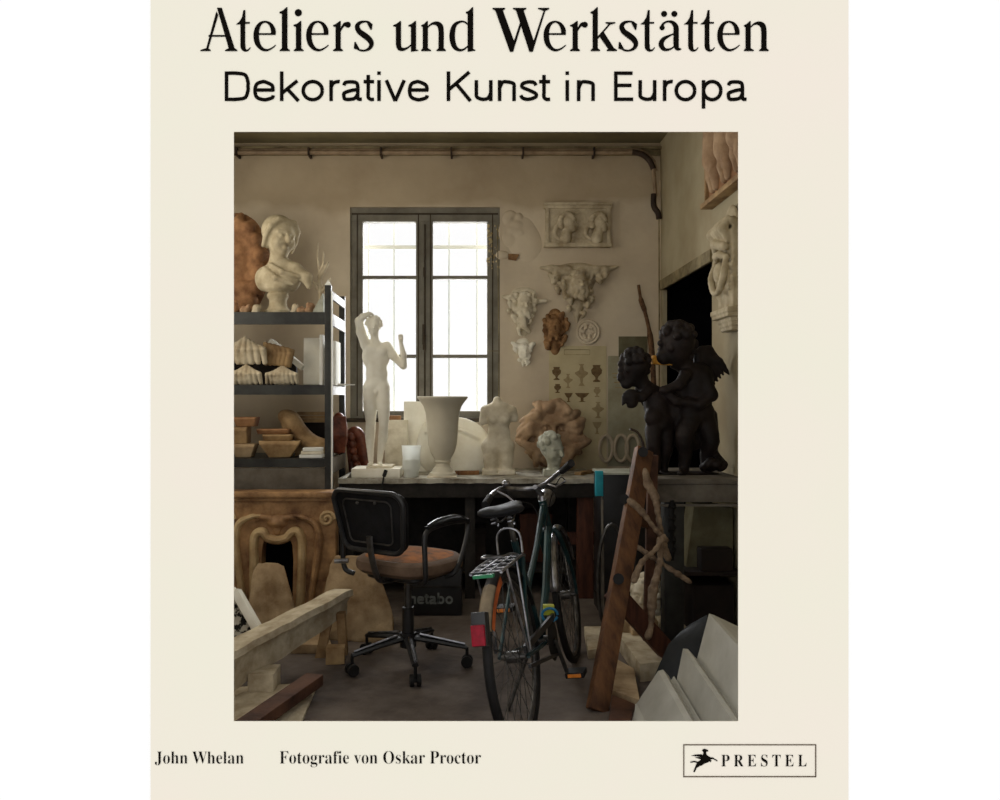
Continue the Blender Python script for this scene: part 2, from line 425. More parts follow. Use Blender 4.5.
def sculpt(S, name, m, loc, scale, h=1.0, parent=None, rotz=0, floor=None, back=None, rough=0, seed=0, smooth=2):
    """S in pixel-like units, scale = metres per unit"""
    pos, fc = S.mesh(h, floor, back, rough, seed)
    pos = pos * scale
    if rotz:
        c, s_ = math.cos(rotz), math.sin(rotz)
        pos = np.stack([pos[:, 0] * c - pos[:, 1] * s_, pos[:, 0] * s_ + pos[:, 1] * c, pos[:, 2]], 1)
    me = bpy.data.meshes.new(name)
    if parent is not None:
        pos = pos + np.array(Vector(loc) - LOC[parent.name])
    me.from_pydata(pos.tolist(), [], fc.tolist()); me.update()
    for p in me.polygons: p.use_smooth = True
    o = bpy.data.objects.new(name, me); link(o)
    me.materials.append(M[m] if isinstance(m, str) else m)
    if parent is not None: o.parent = parent; LOC[o.name] = LOC[parent.name].copy()
    else: o.location = loc; LOC[o.name] = Vector(loc)
    if smooth:
        md = o.modifiers.new('smooth', 'SMOOTH'); md.factor = .5; md.iterations = smooth
    return o

def head(S, c, sc=1.0, rot=(0, 0, 0), hair='curls', beard=False, seed=1, ears=True):
    """head about 2 units wide x 2.6 high at sc=1, face toward -y"""
    S.frame(c, rot, sc); rnd = random.Random(seed)
    S.ell((0, .12, .25), (.86, 1.0, .98), k=.1)
    S.ell((0, -.24, -.42), (.68, .66, .74), k=.4)
    S.ell((0, -.62, -1.0), (.24, .18, .16), k=.25)
    S.cap((0, -.9, .12), (0, -1.16, -.28), .1, .17, k=.12)
    S.ell((0, -1.12, -.3), (.2, .12, .1), k=.08)
    for q in (-1, 1):
        S.cap((q * .12, -.88, .2), (q * .55, -.72, .2), .1, .08, k=.14)
        S.ell((q * .32, -.93, .02), (.2, .14, .12), k=.06, sub=True)
        S.ell((q * .32, -.8, .0), (.15, .13, .09), k=.04)
        S.ell((q * .46, -.62, -.36), (.22, .2, .22), k=.25)
        if ears: S.ell((q * .84, .05, -.05), (.1, .2, .28), k=.08)
    S.ell((0, -.88, -.62), (.17, .1, .06), k=.08)
    S.ell((0, -.85, -.74), (.15, .1, .06), k=.08)
    if beard:
        for i in range(16):
            a = rnd.uniform(-1, 1); z = rnd.uniform(-1.5, -.7)
            S.ell((a * .6, -.55 - .2 * (1 - abs(a)) + rnd.uniform(-.1, .1), z), (.2, .2, .26), k=.1)
    if hair == 'curls':
        for i in range(46):
            th = rnd.uniform(0, 2 * math.pi); ph = rnd.uniform(.05, 1.0)
            x = math.sin(ph * 1.7) * math.cos(th); y = math.sin(ph * 1.7) * math.sin(th); z = math.cos(ph * 1.7)
            if y < -.35 and z < .62: continue
            S.ell((x * .9, .12 + y * 1.0, .3 + z * .98), .2 + rnd.random() * .08, k=.05)
    elif hair == 'cap':
        S.ell((0, .25, .42), (.98, 1.05, .98), k=.1)
        for q in (-1, 1):
            for i in range(5): S.ell((q * (.2 + i * .17), -.72 + i * .16, .85 - i * .14), (.17, .2, .17), k=.06)
    elif hair == 'wavy':
        S.ell((0, .3, .4), (1.0, 1.05, .98), k=.1)
        for i in range(9):
            a = -1 + i / 4
            S.chain([(a * .55, -.6, .95), (a * .9, -.4, .5), (a * 1.0, -.1, -.1), (a * .95, .15, -.7)], [.16, .18, .17, .12], k=.06)
    S.frame()
    return S

# ------------------------------------------------------------------ the setting
DB = 6.25                    # back wall
DC = 2.4                     # front wall / cover
XR = 1.484; XL = -2.4; ZC = 3.358
def st(mb, name, m, **k):
    o = mb.build(name, m, smooth=False, **k); o['kind'] = 'structure'; return o
def rect_with_hole(mb, x0, x1, z0, z1, hx0, hx1, hz0, hz1, y0, y1):
    mb.bb(x0, hx0, y0, y1, z0, z1); mb.bb(hx1, x1, y0, y1, z0, z1)
    mb.bb(hx0, hx1, y0, y1, z0, hz0); mb.bb(hx0, hx1, y0, y1, hz1, z1)
wx0, wx1, wz0, wz1 = X(350, DB), X(500, DB), Z(418, DB), Z(207, DB)
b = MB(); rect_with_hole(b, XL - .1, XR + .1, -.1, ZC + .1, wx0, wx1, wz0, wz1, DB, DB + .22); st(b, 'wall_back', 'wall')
# right wall with the dark doorway near the corner
dy0, dy1, dz = 4.906, 6.15, 2.196
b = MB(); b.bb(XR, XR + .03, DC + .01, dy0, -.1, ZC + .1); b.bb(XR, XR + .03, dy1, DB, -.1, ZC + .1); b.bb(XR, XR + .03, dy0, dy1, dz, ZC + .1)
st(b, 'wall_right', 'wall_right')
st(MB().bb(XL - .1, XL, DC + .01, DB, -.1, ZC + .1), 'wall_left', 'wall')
st(MB().bb(XL - .1, XR + 1.6, DC + .012, DB, -.1, 0), 'floor', 'floor')
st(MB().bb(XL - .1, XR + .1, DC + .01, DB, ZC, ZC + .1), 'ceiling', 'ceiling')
# the room beyond the doorway, its darkness painted near-black
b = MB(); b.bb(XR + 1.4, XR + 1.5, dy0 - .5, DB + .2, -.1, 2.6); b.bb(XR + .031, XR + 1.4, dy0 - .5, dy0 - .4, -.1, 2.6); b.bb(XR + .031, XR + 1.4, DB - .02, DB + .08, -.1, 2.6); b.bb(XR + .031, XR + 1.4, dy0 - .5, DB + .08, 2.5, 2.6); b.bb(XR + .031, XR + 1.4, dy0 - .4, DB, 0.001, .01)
st(b, 'wall_beyond', 'shade_black')
b = MB(); b.bb(XR - .02, XR + .03, dy0 - .02, dy1 + .03, dz, dz + .075);
d1 = st(b, 'door_1', 'trim')
b = MB().bb(XR - .006, XR + .012, DB - .03, DB - .005, 0, ZC - .3); st(b, 'trim_2', 'wall')
b = MB().bb(XL, XR, DB - .03, DB, ZC - .1, ZC - .065); b.bb(XL, XR, DB - .06, DB, ZC - .06, ZC - .045); st(b, 'trim_1', 'trim')
b = MB().bb(XL, XR, DB - .025, DB, 0, .1); st(b, 'baseboard_back', 'trim')

# white front wall and the big printed cover on it, both with the same opening
ox0, ox1, oz0, oz1 = X(234, DC), X(738, DC), Z(721, DC), Z(132, DC)
b = MB(); rect_with_hole(b, -3.2, 3.2, -.6, 3.8, ox0 - .03, ox1 + .03, oz0 - .03, oz1 + .03, DC, DC + .012); st(b, 'wall_front', 'white')
cover = empty('book_cover', (X(499.5, DC), DC - .002, Z(800, DC) - .02), 'cream printed book cover with black title lettering around the picture opening', 'book cover')
b = MB(); rect_with_hole(b, X(151, DC), X(848, DC), Z(806, DC), Z(-6, DC), ox0, ox1, oz0, oz1, DC - .003, DC); b.build('cover_sheet', 'paper', cover, smooth=False)

# ---- hand drawn serif letters for the title.  Units: 5 per pixel, y down, baseline 258
SW = 1.6
def stroke(pts):
    """pts x,y,w -> polygon list of quads"""
    q = catmull([Vector(p) for p in pts], 7); L_ = []; R_ = []
    for i, p in enumerate(q):
        d = q[min(i + 1, len(q) - 1)] - q[max(i - 1, 0)]; d = Vector((d.x, d.y)); d.normalize(); n = Vector((-d.y, d.x)) * (p.z + SW) / 2
        L_.append((p.x + n.x, p.y + n.y)); R_.append((p.x - n.x, p.y - n.y))
    return [[L_[i], L_[i + 1], R_[i + 1], R_[i]] for i in range(len(q) - 1)]
def dot(x, y, r): return [[(x + r * math.cos(a * math.pi / 12), y + r * math.sin(a * math.pi / 12)) for a in range(24)]]
def foot(x0, x1, s0, s1): return [[(x0, 258), (x1, 258), (x1, 254), (s1, 245), (s0, 245), (x0, 254)]]
G = {}
G['A'] = (30, [[(112, 42), (136, 42), (202, 250), (172, 250)], [(57, 250), (109, 60), (119, 78), (68, 250)], [(70, 178), (162, 178), (162, 187), (70, 187)]] + foot(30, 80, 58, 68) + foot(153, 213, 172, 200))
G['t'] = (210, [[(208, 125), (224, 113), (238, 90), (245, 55), (253, 55), (253, 125)], [(250, 113), (276, 113), (276, 122), (250, 122)], [(229, 120), (253, 120), (253, 235), (229, 235)]] + stroke([(241, 225, 24), (244, 244, 22), (254, 255, 12), (268, 253, 6), (279, 240, 3)]))
G['e'] = (297, stroke([(394, 174, 22), (392, 150, 22), (378, 124, 15), (354, 112, 8), (328, 122, 15), (312, 150, 23), (308, 185, 26), (315, 220, 24), (335, 246, 16), (360, 254, 10), (386, 244, 6), (406, 228, 3)]) + [[(312, 169), (405, 169), (405, 178), (312, 178)]])
G['l'] = (425, [[(425, 64), (441, 57), (460, 40), (463, 40), (463, 250), (437, 250), (437, 72), (425, 69)]] + foot(426, 475, 437, 463))
G['i'] = (495, [[(495, 128), (512, 123), (529, 109), (532, 109), (532, 250), (507, 250), (507, 138), (495, 133)]] + foot(496, 544, 507, 532) + dot(518, 67, 18))
G['r'] = (692, [[(692, 130), (706, 124), (726, 109), (729, 109), (729, 250), (705, 250), (705, 138), (692, 134)]] + foot(692, 740, 705, 729) + stroke([(727, 160, 5), (738, 138, 9), (752, 124, 16), (766, 126, 22)]) + dot(765, 127, 15))
G['s'] = (795, stroke([(880, 122, 4), (868, 114, 8), (848, 111, 8), (824, 118, 15), (812, 136, 22), (822, 160, 25), (848, 180, 28), (872, 200, 27), (883, 222, 22), (874, 244, 15), (850, 256, 8), (826, 254, 8), (808, 244, 5)]) + [[(888, 124), (884, 152), (879, 152), (862, 120), (870, 113)]] + [[(796, 246), (799, 214), (804, 214), (824, 250), (812, 250)]])
G['u'] = (42, [[(42, 130), (58, 124), (77, 109), (80, 109), (80, 228), (56, 228), (56, 138), (42, 134)], [(118, 130), (133, 124), (152, 109), (155, 109), (155, 250), (131, 262), (131, 138), (118, 134)], [(140, 248), (167, 252), (167, 257), (131, 262)]] + stroke([(68, 220, 24), (72, 242, 22), (88, 250, 16), (110, 244, 8), (134, 226, 4)]))
G['n'] = (182, [[(182, 130), (196, 124), (211, 109), (214, 109), (214, 250), (190, 250), (190, 138), (182, 134)]] + foot(182, 230, 190, 214) + stroke([(212, 142, 4), (232, 124, 8), (256, 120, 18), (275, 132, 26), (281, 160, 25), (281, 205, 25), (281, 250, 25)]) + foot(258, 304, 269, 294))
G['d'] = (325, [[(405, 64), (420, 58), (437, 40), (440, 40), (440, 250), (414, 262), (414, 74), (405, 69)], [(430, 244), (452, 252), (452, 257), (414, 262)]] + stroke([(418, 130, 4), (400, 114, 7), (376, 112, 9), (350, 128, 18), (338, 160, 25), (337, 200, 26), (348, 236, 22), (370, 253, 13), (394, 250, 8), (416, 232, 4)]))
G['W'] = (538, [[(550, 50), (586, 50), (650, 225), (640, 262), (625, 262)], [(634, 240), (676, 112), (682, 128), (644, 250)], [(654, 50), (690, 50), (748, 225), (738, 262), (722, 262)], [(732, 240), (794, 52), (803, 52), (742, 250)], [(538, 44), (600, 44), (600, 48), (588, 56), (552, 56), (538, 48)], [(640, 44), (706, 44), (706, 48), (691, 56), (656, 56), (640, 48)], [(765, 44), (820, 44), (820, 48), (803, 57), (792, 57), (765, 48)]])
G['k'] = (77, [[(77, 64), (92, 57), (109, 40), (112, 40), (112, 250), (88, 250), (88, 72), (77, 69)], [(108, 190), (174, 116), (184, 116), (112, 200)], [(152, 115), (200, 115), (200, 119), (180, 125), (170, 125), (152, 119)], [(118, 182), (142, 162), (198, 250), (166, 250)]] + foot(78, 124, 88, 112) + foot(158, 208, 168, 196))
G['a'] = (415, stroke([(434, 142, 16), (440, 122, 10), (462, 111, 8), (486, 116, 16), (502, 136, 24), (504, 165, 25), (504, 225, 25), (510, 246, 18), (530, 249, 4)]) + stroke([(498, 170, 5), (470, 182, 9), (442, 198, 18), (429, 222, 24), (438, 244, 20), (456, 252, 12), (480, 246, 7), (500, 230, 4)]) + dot(434, 142, 13))
G['ä'] = (415, G['a'][1] + dot(444, 73, 15) + dot(495, 73, 15))
title = [('A', 195 + 30 / 5), ('t', 195 + 42), ('e', 195 + 297 / 5), ('l', 195 + 85), ('i', 195 + 99), ('e', 195 + 112), ('r', 195 + 692 / 5), ('s', 195 + 159),
         ('u', 385 + 42 / 5), ('n', 385 + 182 / 5), ('d', 385 + 65), ('W', 385 + 538 / 5), ('e', 385 + 159), ('r', 385 + 185), ('k', 575 + 77 / 5), ('s', 575 + 43), ('t', 575 + 328 / 5),
         ('ä', 575 + 83), ('t', 575 + 109), ('t', 575 + 627 / 5), ('e', 575 + 712 / 5), ('n', 575 + 843 / 5)]
b = MB(); PX = DC / F; yy = DC - .0045
for ch, px in title:
    x0, polys = G[ch]
    for k, pl in enumerate(polys):
        b.add([(X(px + (p[0] - x0) / 5, DC), yy - k * 2e-6, Z(51.6 + (p[1] - 258) / 5, DC)) for p in pl], [list(range(len(pl)))])
        if len(pl) != 4 and len(pl) < 20:
            for i in range(len(pl)):
                p, q_ = Vector(pl[i]), Vector(pl[(i + 1) % len(pl)]); dd_ = q_ - p
                if dd_.length < .5: continue
                nn = Vector((-dd_.y, dd_.x)).normalized() * .9
                b.add([(X(px + (v.x - x0) / 5, DC), yy - 4e-4, Z(51.6 + (v.y - 258) / 5, DC)) for v in (p + nn, q_ + nn, q_ - nn, p - nn)], [(0, 1, 2, 3)])
b.build('title_lettering', 'ink', cover, smooth=False)

def bold(s):
    o = ''
    for c in s: o += chr(0x1D400 + ord(c) - 65) if 'A' <= c <= 'Z' else chr(0x1D41A + ord(c) - 97) if 'a' <= c <= 'z' else c
    return o
def text_mesh(name, body, m, x0, x1, base, height, ref, parent=None, loc=None, y=yy, off=0, font=None, d=DC, space=1.0):
    """fit text between pixel x0..x1 with its caps `height` px tall standing on pixel row base"""
    cu = bpy.data.curves.new('txt', 'FONT'); cu.size = 1; cu.offset = off; cu.space_character = space; cu.resolution_u = 5
    if font: cu.font = font
    def geo(t):
        cu.body = t; o = bpy.data.objects.new('txt', cu); COL.objects.link(o)
        dg = bpy.context.evaluated_depsgraph_get(); dg.update(); me = bpy.data.meshes.new_from_object(o.evaluated_get(dg)); bpy.data.objects.remove(o); return me
    r = geo(ref); rh = max(v.co.y for v in r.vertices) - min(v.co.y for v in r.vertices)
    me = geo(body); me.name = name
    xa = min(v.co.x for v in me.vertices); xb = max(v.co.x for v in me.vertices)
    s = d / F; sx = (x1 - x0) * s / (xb - xa); sz = height * s / rh
    org = LOC[parent.name] if parent is not None else Vector(loc or (X(x0, d), y, Z(base, d)))
    for v in me.vertices: v.co = Vector((X(x0, d) + (v.co.x - xa) * sx, y, Z(base, d) + v.co.y * sz)) - org
    me.materials.clear(); me.materials.append(M[m])
    o = bpy.data.objects.new(name, me); link(o); LOC[o.name] = org.copy()
    if parent is not None: o.parent = parent
    else: o.location = org
    return o
def sans(ch, x0, x1, w):
    """one grotesque letter between x0 and x1; baseline 0, x height 36, cap height 51, y down negative"""
    W = x1 - x0; h = w / 2; a, c = x0 + h, x1 - h; m = (x0 + x1) / 2; xh = -36 + h
    L_ = lambda *p: stroke([(x, y, w) for x, y in p])
    bowl = lambda a, c: L_(*[((a + c) / 2 + (c - a) / 2 * math.cos(t * math.pi / 8), -18 + (18.6 - h) * math.sin(t * math.pi / 8)) for t in range(17)])
    arch = lambda a, c: L_((a, -22), (a + (c - a) * .2, -32), (a + (c - a) * .55, xh), (c - 1, -30), (c, -22), (c, -12)) + L_((c, -14), (c, 0))
    if ch == 'D': return L_((a, 0), (a, -51)) + L_((a, -51 + h), (m - 2, -51 + h), (c - 5, -45), (c, -33), (c, -25.5), (c, -18), (c - 5, -6), (m - 2, -h), (a, -h))
    if ch == 'E': return L_((a, 0), (a, -51)) + L_((a, -h), (x1, -h)) + L_((a, -51 + h), (x1 - 1, -51 + h)) + L_((a, -27), (x1 - 3, -27))
    if ch == 'K': return L_((a, 0), (a, -51)) + L_((x1 - 5, -50), (a + 1, -20)) + L_((a + W * .32, -29), (x1 - 3, 0))
    if ch == 'k': return L_((a, 0), (a, -51)) + L_((x1 - 5, -35), (a + 1, -14)) + L_((a + W * .3, -20), (x1 - 3, 0))
    if ch == 'e': return L_((a, -19), (c, -19), (c, -19)) + L_((c, -17), (c - 1.5, -27), (m + 2, xh), (m - 4, xh), (a + 3, -29), (a, -18), (a + 3, -7), (m - 2, -h + .5), (m + 6, -h), (c - 1, -6), (c + .5, -10))
    if ch == 'o': return bowl(a, c)
    if ch == 'p': return L_((a, -36), (a, 13)) + bowl(a, c)
    if ch == 'b': return L_((a, -51), (a, 0)) + bowl(a, c)
    if ch == 'r': return L_((a, 0), (a, -36)) + L_((a, -24), (a + 4, -31), (x1 - 3, -33.5), (x1, -33.5))
    if ch in 'n': return L_((a, 0), (a, -36)) + arch(a, c)
    if ch == 'm': return L_((a, 0), (a, -36)) + arch(a, m) + arch(m, c)
    if ch == 'u': return L_((c, 0), (c, -36)) + L_((a, -36), (a, -24)) + L_((a, -26), (a, -14), (a + 1, -7), (m - 2, -h), (c - 5, -5), (c, -14))
    if ch == 'i': return L_((m, 0), (m, -36)) + L_((m, -45), (m, -51))
    if ch == 'v': return L_((x0 + h, -36), (m, 0)) + L_((x1 - h, -36), (m, 0))
    if ch == 't': return L_((m - 1, -45), (m - 1, -14)) + L_((m - 1, -16), (m - 1, -7), (m + 3, -h), (x1, -h)) + L_((x0, -33.4), (x1, -33.4))
    if ch == 's': return L_((x1 - h + 1, -27), (c - 3, -32), (m, xh), (a + 2, -30), (a + 1, -24), (m, -19), (c, -13), (c, -7), (m, -h), (a + 2, -5), (x0 + 1.5, -10))
    if ch == 'a': return L_((x0 + 3, -27), (a + 3, -32), (m, xh), (c - 6, -31), (c - 4, -24), (c - 4, -12), (c - 3.5, -4), (x1, -h)) + L_((c - 4, -20), (m - 2, -18), (a + 1, -14), (a, -9), (a + 2, -3.5), (m - 3, -h), (c - 9, -5), (c - 4, -12))
    return []
SW = 0
b = MB(); kk = 0
for ch, x0, x1 in (('D', 52, 95), ('e', 101, 138), ('k', 147, 182), ('o', 184, 223), ('r', 232, 250), ('a', 254, 288), ('t', 291, 309), ('i', 314, 321), ('v', 327, 364), ('e', 367, 403),
                   ('K', 434, 478), ('u', 482, 513), ('n', 522, 553), ('s', 560, 590), ('t', 593, 612), ('i', 638, 645), ('n', 658, 689), ('E', 722, 755), ('u', 764, 795), ('r', 806, 823), ('o', 826, 864), ('p', 873, 909), ('a', 916, 950)):
    for pl in sans(ch, x0, x1, 6.1):
        kk += 1; b.add([(X(195 + p[0] / 1.724, DC), yy - kk * 1e-7, Z(101.6 + p[1] / 1.724, DC)) for p in pl], [(0, 1, 2, 3)])
b.build('subtitle_lettering', 'ink', cover, smooth=False)
text_mesh('author_lettering', bold('John Whelan'), 'ink', 155.5, 244, 763, 12, bold('W'), cover, off=-.011)
text_mesh('photographer_lettering', bold('Fotografie von Oskar Proctor'), 'ink', 280, 481, 763, 12, bold('F'), cover, off=-.011)
text_mesh('publisher_lettering', bold('PRESTEL'), 'ink', 721, 806, 765.8, 11.3, bold('E'), cover, off=-.008, space=1.5)
b = MB()
for (x0, x1, y0, y1) in ((683, 815.5, 743.8, 744.8), (683, 815.5, 775.6, 776.6), (683, 684, 744, 776.6), (814.7, 815.7, 744, 776.6)):
    b.bb(X(x0, DC), X(x1, DC), yy, DC - .003, Z(y1, DC), Z(y0, DC))
b.build('logo_frame', mat('thin_brown_ink', sl(96, 84, 72), sl(96, 84, 72), 1, bump=0, spec=0), cover, smooth=False)
b = MB()
# winged horse emblem, from a 5x view: units 5 per px, origin px (660,730)
for k, pl in enumerate([
    [(208, 100), (214, 92), (222, 91), (238, 97), (240, 104), (228, 106), (232, 122), (250, 134), (252, 146), (240, 158), (222, 164), (204, 176), (186, 174), (182, 160), (196, 150), (212, 140), (212, 122), (216, 108)],
    [(152, 126), (178, 120), (204, 118), (222, 130), (230, 140), (214, 140), (196, 130), (176, 128)],
    [(170, 134), (196, 132), (222, 142), (214, 148), (190, 140)],
    [(186, 160), (202, 166), (196, 178), (182, 186), (172, 208), (164, 207), (174, 182), (178, 170)],
    [(148, 156), (170, 151), (190, 156), (186, 162), (168, 158), (152, 161)],
    [(240, 134), (262, 134), (286, 150), (284, 154), (262, 142), (248, 144)],
    [(240, 146), (256, 148), (252, 158), (247, 156)]]):
    b.add([(X(660 + p[0] / 5, DC), yy - k * 2e-6, Z(730 + p[1] / 5, DC)) for p in pl], [list(range(len(pl)))])
b.build('winged_horse_emblem', 'ink', cover, smooth=False)

# ------------------------------------------------------------------ window
win = MB(); yf0, yf1 = DB + .02, DB + .09
def zz(py): return Z(py, DB + .03)
def xx(px): return X(px, DB + .03)
ox = (349.2, 500.5); 
for (a, b_, c, d) in ((349, 363, 222, 420), (487, 501, 222, 420), (349, 501, 207, 222), (416, 433, 222, 420), (363, 416, 411, 420), (433, 487, 411, 420)):
    win.bb(xx(a), xx(b_), yf0, yf1, zz(d), zz(c))
for (a, b_) in ((363, 416), (433, 487)):
    for (c, d) in ((275.6, 279), (354.5, 358)): win.bb(xx(a), xx(b_), yf0 + .01, yf1 - .01, zz(d), zz(c))
wo = win.build('window_1', 'window', bevel=.004, smooth=False); wo['kind'] = 'structure'
b = MB()
for px in (357.5, 492.5, 418.5, 430.5): b.bb(xx(px) - .004, xx(px) + .004, yf0 - .006, yf0 + .002, zz(416), zz(215))
b.bb(xx(352), xx(498), yf0 - .008, yf0, zz(215), zz(213.6)); b.build('window_beading', 'window_dark', wo, smooth=False)
b = MB(); b.bb(xx(424.5) - .012, xx(424.5) + .012, yf0 - .03, yf0, zz(350), zz(335)); b.bb(xx(423.5) - .006, xx(423.5) + .008, yf0 - .05, yf0 - .02, zz(345), zz(325)); b.bb(xx(424.5) - .008, xx(424.5) + .008, yf0 - .02, yf0, zz(277), zz(268)); b.cyl((xx(425), yf0 - .01, zz(400)), (xx(425), yf0 - .01, zz(225)), .006, 8)
b.build('window_handle', 'window_dark', wo)
for (a, b_) in ((363, 416), (433, 487)):
    for (c, d) in ((222, 275.6), (279, 354.5), (358, 411)):
        MB().bb(xx(a), xx(b_), yf0 + .032, yf0 + .036, zz(d), zz(c)).build('window_pane', 'glass', wo, smooth=False)
b = MB()
b.bb(wx0 - .02, wx1 + .02, DB - .05, DB + .02, wz0 - .03, wz0); sill = b.build('window_sill', 'window_dark', wo, bevel=.004)
b = MB(); 
rnd = random.Random(3)
for i in range(60):
    px = 487 + abs(rnd.gauss(0, 1)) * 6; py = 226 + rnd.random() ** 1.4 * 44
    if px > 501: continue
    x, z = xx(px), zz(py); r = rnd.uniform(.004, .014)
    b.add([(x + r * math.cos(a) * rnd.uniform(.4, 1), yf0 - .003 - rnd.random() * .006, z + 1.6 * r * math.sin(a) * rnd.uniform(.4, 1)) for a in (0, 1.2, 2.3, 3.4, 4.6, 5.5)], [(0, 1, 2, 3, 4, 5)])
fl = b.build('peeling_paint', 'peel', wo, smooth=False); fl['kind'] = 'stuff'
# grille outside
g = MB(); yg = DB + .45
for px in (368.5, 394, 449, 477):
    g.cyl((X(px, yg), yg, Z(430, yg)), (X(px, yg), yg, Z(205, yg)), .008, 8)
for py in (247.5,): g.bb(X(340, yg), X(510, yg), yg - .008, yg + .008, Z(py + 2, yg), Z(py - 2, yg))
g = g.build('window_grille', 'grille'); tag(g, 'pale faint metal grille behind the window glass', 'grille')
b = MB().bb(-2.6, 2.2, DB + .23, DB + .8, -.1, -.02); st(b, 'ground_outside', 'trim')

# ------------------------------------------------------------------ pipes
pr = empty('ceiling_pipe', (X(440, 6.2), 6.15, Z(153, 6.2)), 'brown double pipe running under the ceiling and turning down the corner', 'pipe')
yp = 6.17
def zp(py): return Z(py, yp)
def xp(px): return X(px, yp)
MB().tube([(XL, yp, zp(152.5)), (xp(634), yp, zp(152.5))], .017, 10).build('pipe_run', 'pipe', pr)
MB().tube([(XL, yp + .02, zp(148.8)), (xp(640), yp + .02, zp(148.8))] + [(xp(a), yp + .02, zp(c)) for a, c in ((648, 152), (655, 160), (657, 170))], .009, 8).build('pipe_run', 'pipe', pr)
MB().tube(catmull([(xp(632), yp, zp(152)), (xp(641), yp, zp(154)), (xp(649), yp, zp(160)), (xp(653.5), yp, zp(169))], 5), .021, 10).build('pipe_elbow', 'pipe_dark', pr)
MB().tube([(xp(653.5), yp, zp(169)), (xp(655.5), yp, zp(196))], .015, 10).build('pipe_drop', 'pipe', pr)
MB().tube(catmull([(xp(653.8), yp, zp(194)), (xp(653.8), yp, zp(206)), (xp(658), yp, zp(213)), (xp(659), yp, zp(219))], 5), .022, 10).build('pipe_elbow', 'pipe_dark', pr)
MB().tube([(xp(659), yp, zp(218)), (xp(659.3), yp, zp(300)), (xp(659.3), yp, zp(420))], .006, 6).build('pipe_drop', 'trim', pr)
for px in (237, 309, 381, 451.5, 523, 594):
    MB().bb(xp(px) - .007, xp(px) + .007, yp - .026, DB, zp(156), zp(148)).build('bracket', 'pipe_dark', pr, smooth=False)
b = MB().tube([P(497.5, 225, 6.2), P(498.3, 300, 6.2), P(499, 350, 6.2), P(498.5, 420, 6.2), P(498.5, 466, 6.2)], .004, 6); b.tube([P(487, 351, 6.23), P(499, 351, 6.2)], .003, 6)
tag(b.build('hanging_electric_cable', 'trim'), 'thin cable running down the wall along the right edge of the window', 'cable')

ch_ = MB(); ch_.tube([(XR + .3, 5.75, 2.49), (XR + .3, 5.75, 1.55)], .006, 6); ch_.ball((XR + .3, 5.75, 1.53), .014, 8)
tag(ch_.build('hanging_pull_chain', 'plaster_grey'), 'thin pale pull chain hanging in the dark doorway above the bronze children', 'chain')

# ------------------------------------------------------------------ workbench under the window
ZB = .82; DF = 5.38; DK = 6.19
BX0, BX1 = X(338, DF), X(602, DF)
bench = empty('workbench', ((BX0 + BX1) / 2, 5.8, 0), 'long dusty workbench with blackened apron running under the window', 'workbench')
b = MB()
n = 40; vs = []
for i in range(n + 1):
    x = BX0 + (BX1 - BX0) * i / n; j = rnd.uniform(-.006, .006)
    vs += [(x, DF + j, ZB - .028 + rnd.uniform(-.006, 0)), (x, DF + j, ZB), (x, DK, ZB), (x, DK, ZB - .03)]
fs = []
for i in range(n):
    for k in range(4): fs.append((i * 4 + k, i * 4 + (k + 1) % 4, i * 4 + 4 + (k + 1) % 4, i * 4 + 4 + k))
fs += [(0, 1, 2, 3), tuple(n * 4 + k for k in range(4))]
b.add(vs, fs); b.build('bench_top', 'bench', bench)
MB().bb(BX0 + .02, BX1 - .02, DF + .02, DF + .05, ZB - .13, ZB - .034).build('apron', 'apron', bench, bevel=.004)
for x in (BX0 + .06, X(586, DF) - .0, X(470, DF)):
    b = MB().bb(x - .05 if x > .5 else x - .035, x + .06 if x > .5 else x + .035, DF + .055, DF + .13, 0, ZB - .034); b.build('leg', 'red_wood' if x > .5 else 'apron', bench, bevel=.004)
for x in (BX0 + .06, BX1 - .12): MB().bb(x - .035, x + .035, 6.0, 6.07, 0, ZB - .034).build('leg', 'apron', bench, bevel=.004)
MB().bb(X(556, 5.5), X(600, 5.5), 5.52, 5.55, Z(545, 5.5), Z(533, 5.5)).build('rail', 'red_wood', bench)
MB().bb(BX0 + .1, BX1 - .1, 6.08, 6.1, .05, ZB - .034).build('shade_panel', 'apron', bench)  # dark panel added to stand in for the deep shade under the bench
MB().bb(BX0 + .1, BX1 - .08, 5.55, 6.07, .16, .18).build('lower_shelf', 'apron', bench)

# things kept under the bench
case = empty('machine_case', (X(433, 5.02), 5.15, 0), 'black plastic power tool case with grey lettering on the floor behind the chair', 'tool case')
x0, x1 = X(404, 5.0), X(462, 5.0)
MB().bb(x0, x1, 5.0, 5.32, .0, Z(568, 5.0)).build('case_body', 'black', case, bevel=.012)
MB().bb(x0 - .002, x1 + .002, 4.994, 5.0, Z(588, 5), Z(586, 5)).build('lid_seam', 'apron', case)
b = MB().tube(catmull([(x0 + .12, 5.0, Z(572, 5)), (x0 + .13, 4.96, Z(574, 5)), (x1 - .13, 4.96, Z(574, 5)), (x1 - .12, 5.0, Z(572, 5))], 3), .01, 8); b.build('handle', 'black', case)
b = MB(); d = 4.99
for ch_, a0_, a1_ in (('m', 0, 62), ('e', 68, 106), ('t', 109, 131), ('a', 134, 172), ('b', 178, 216), ('o', 221, 262)):
    for pl in sans(ch_, a0_, a1_, 10.5):
        b.add([(X(404.5 + p[0] * .185, d), d, Z(604 + p[1] * .22, d)) for p in pl], [(0, 1, 2, 3)])
b.build('case_lettering', 'grey_letter', case, smooth=False)
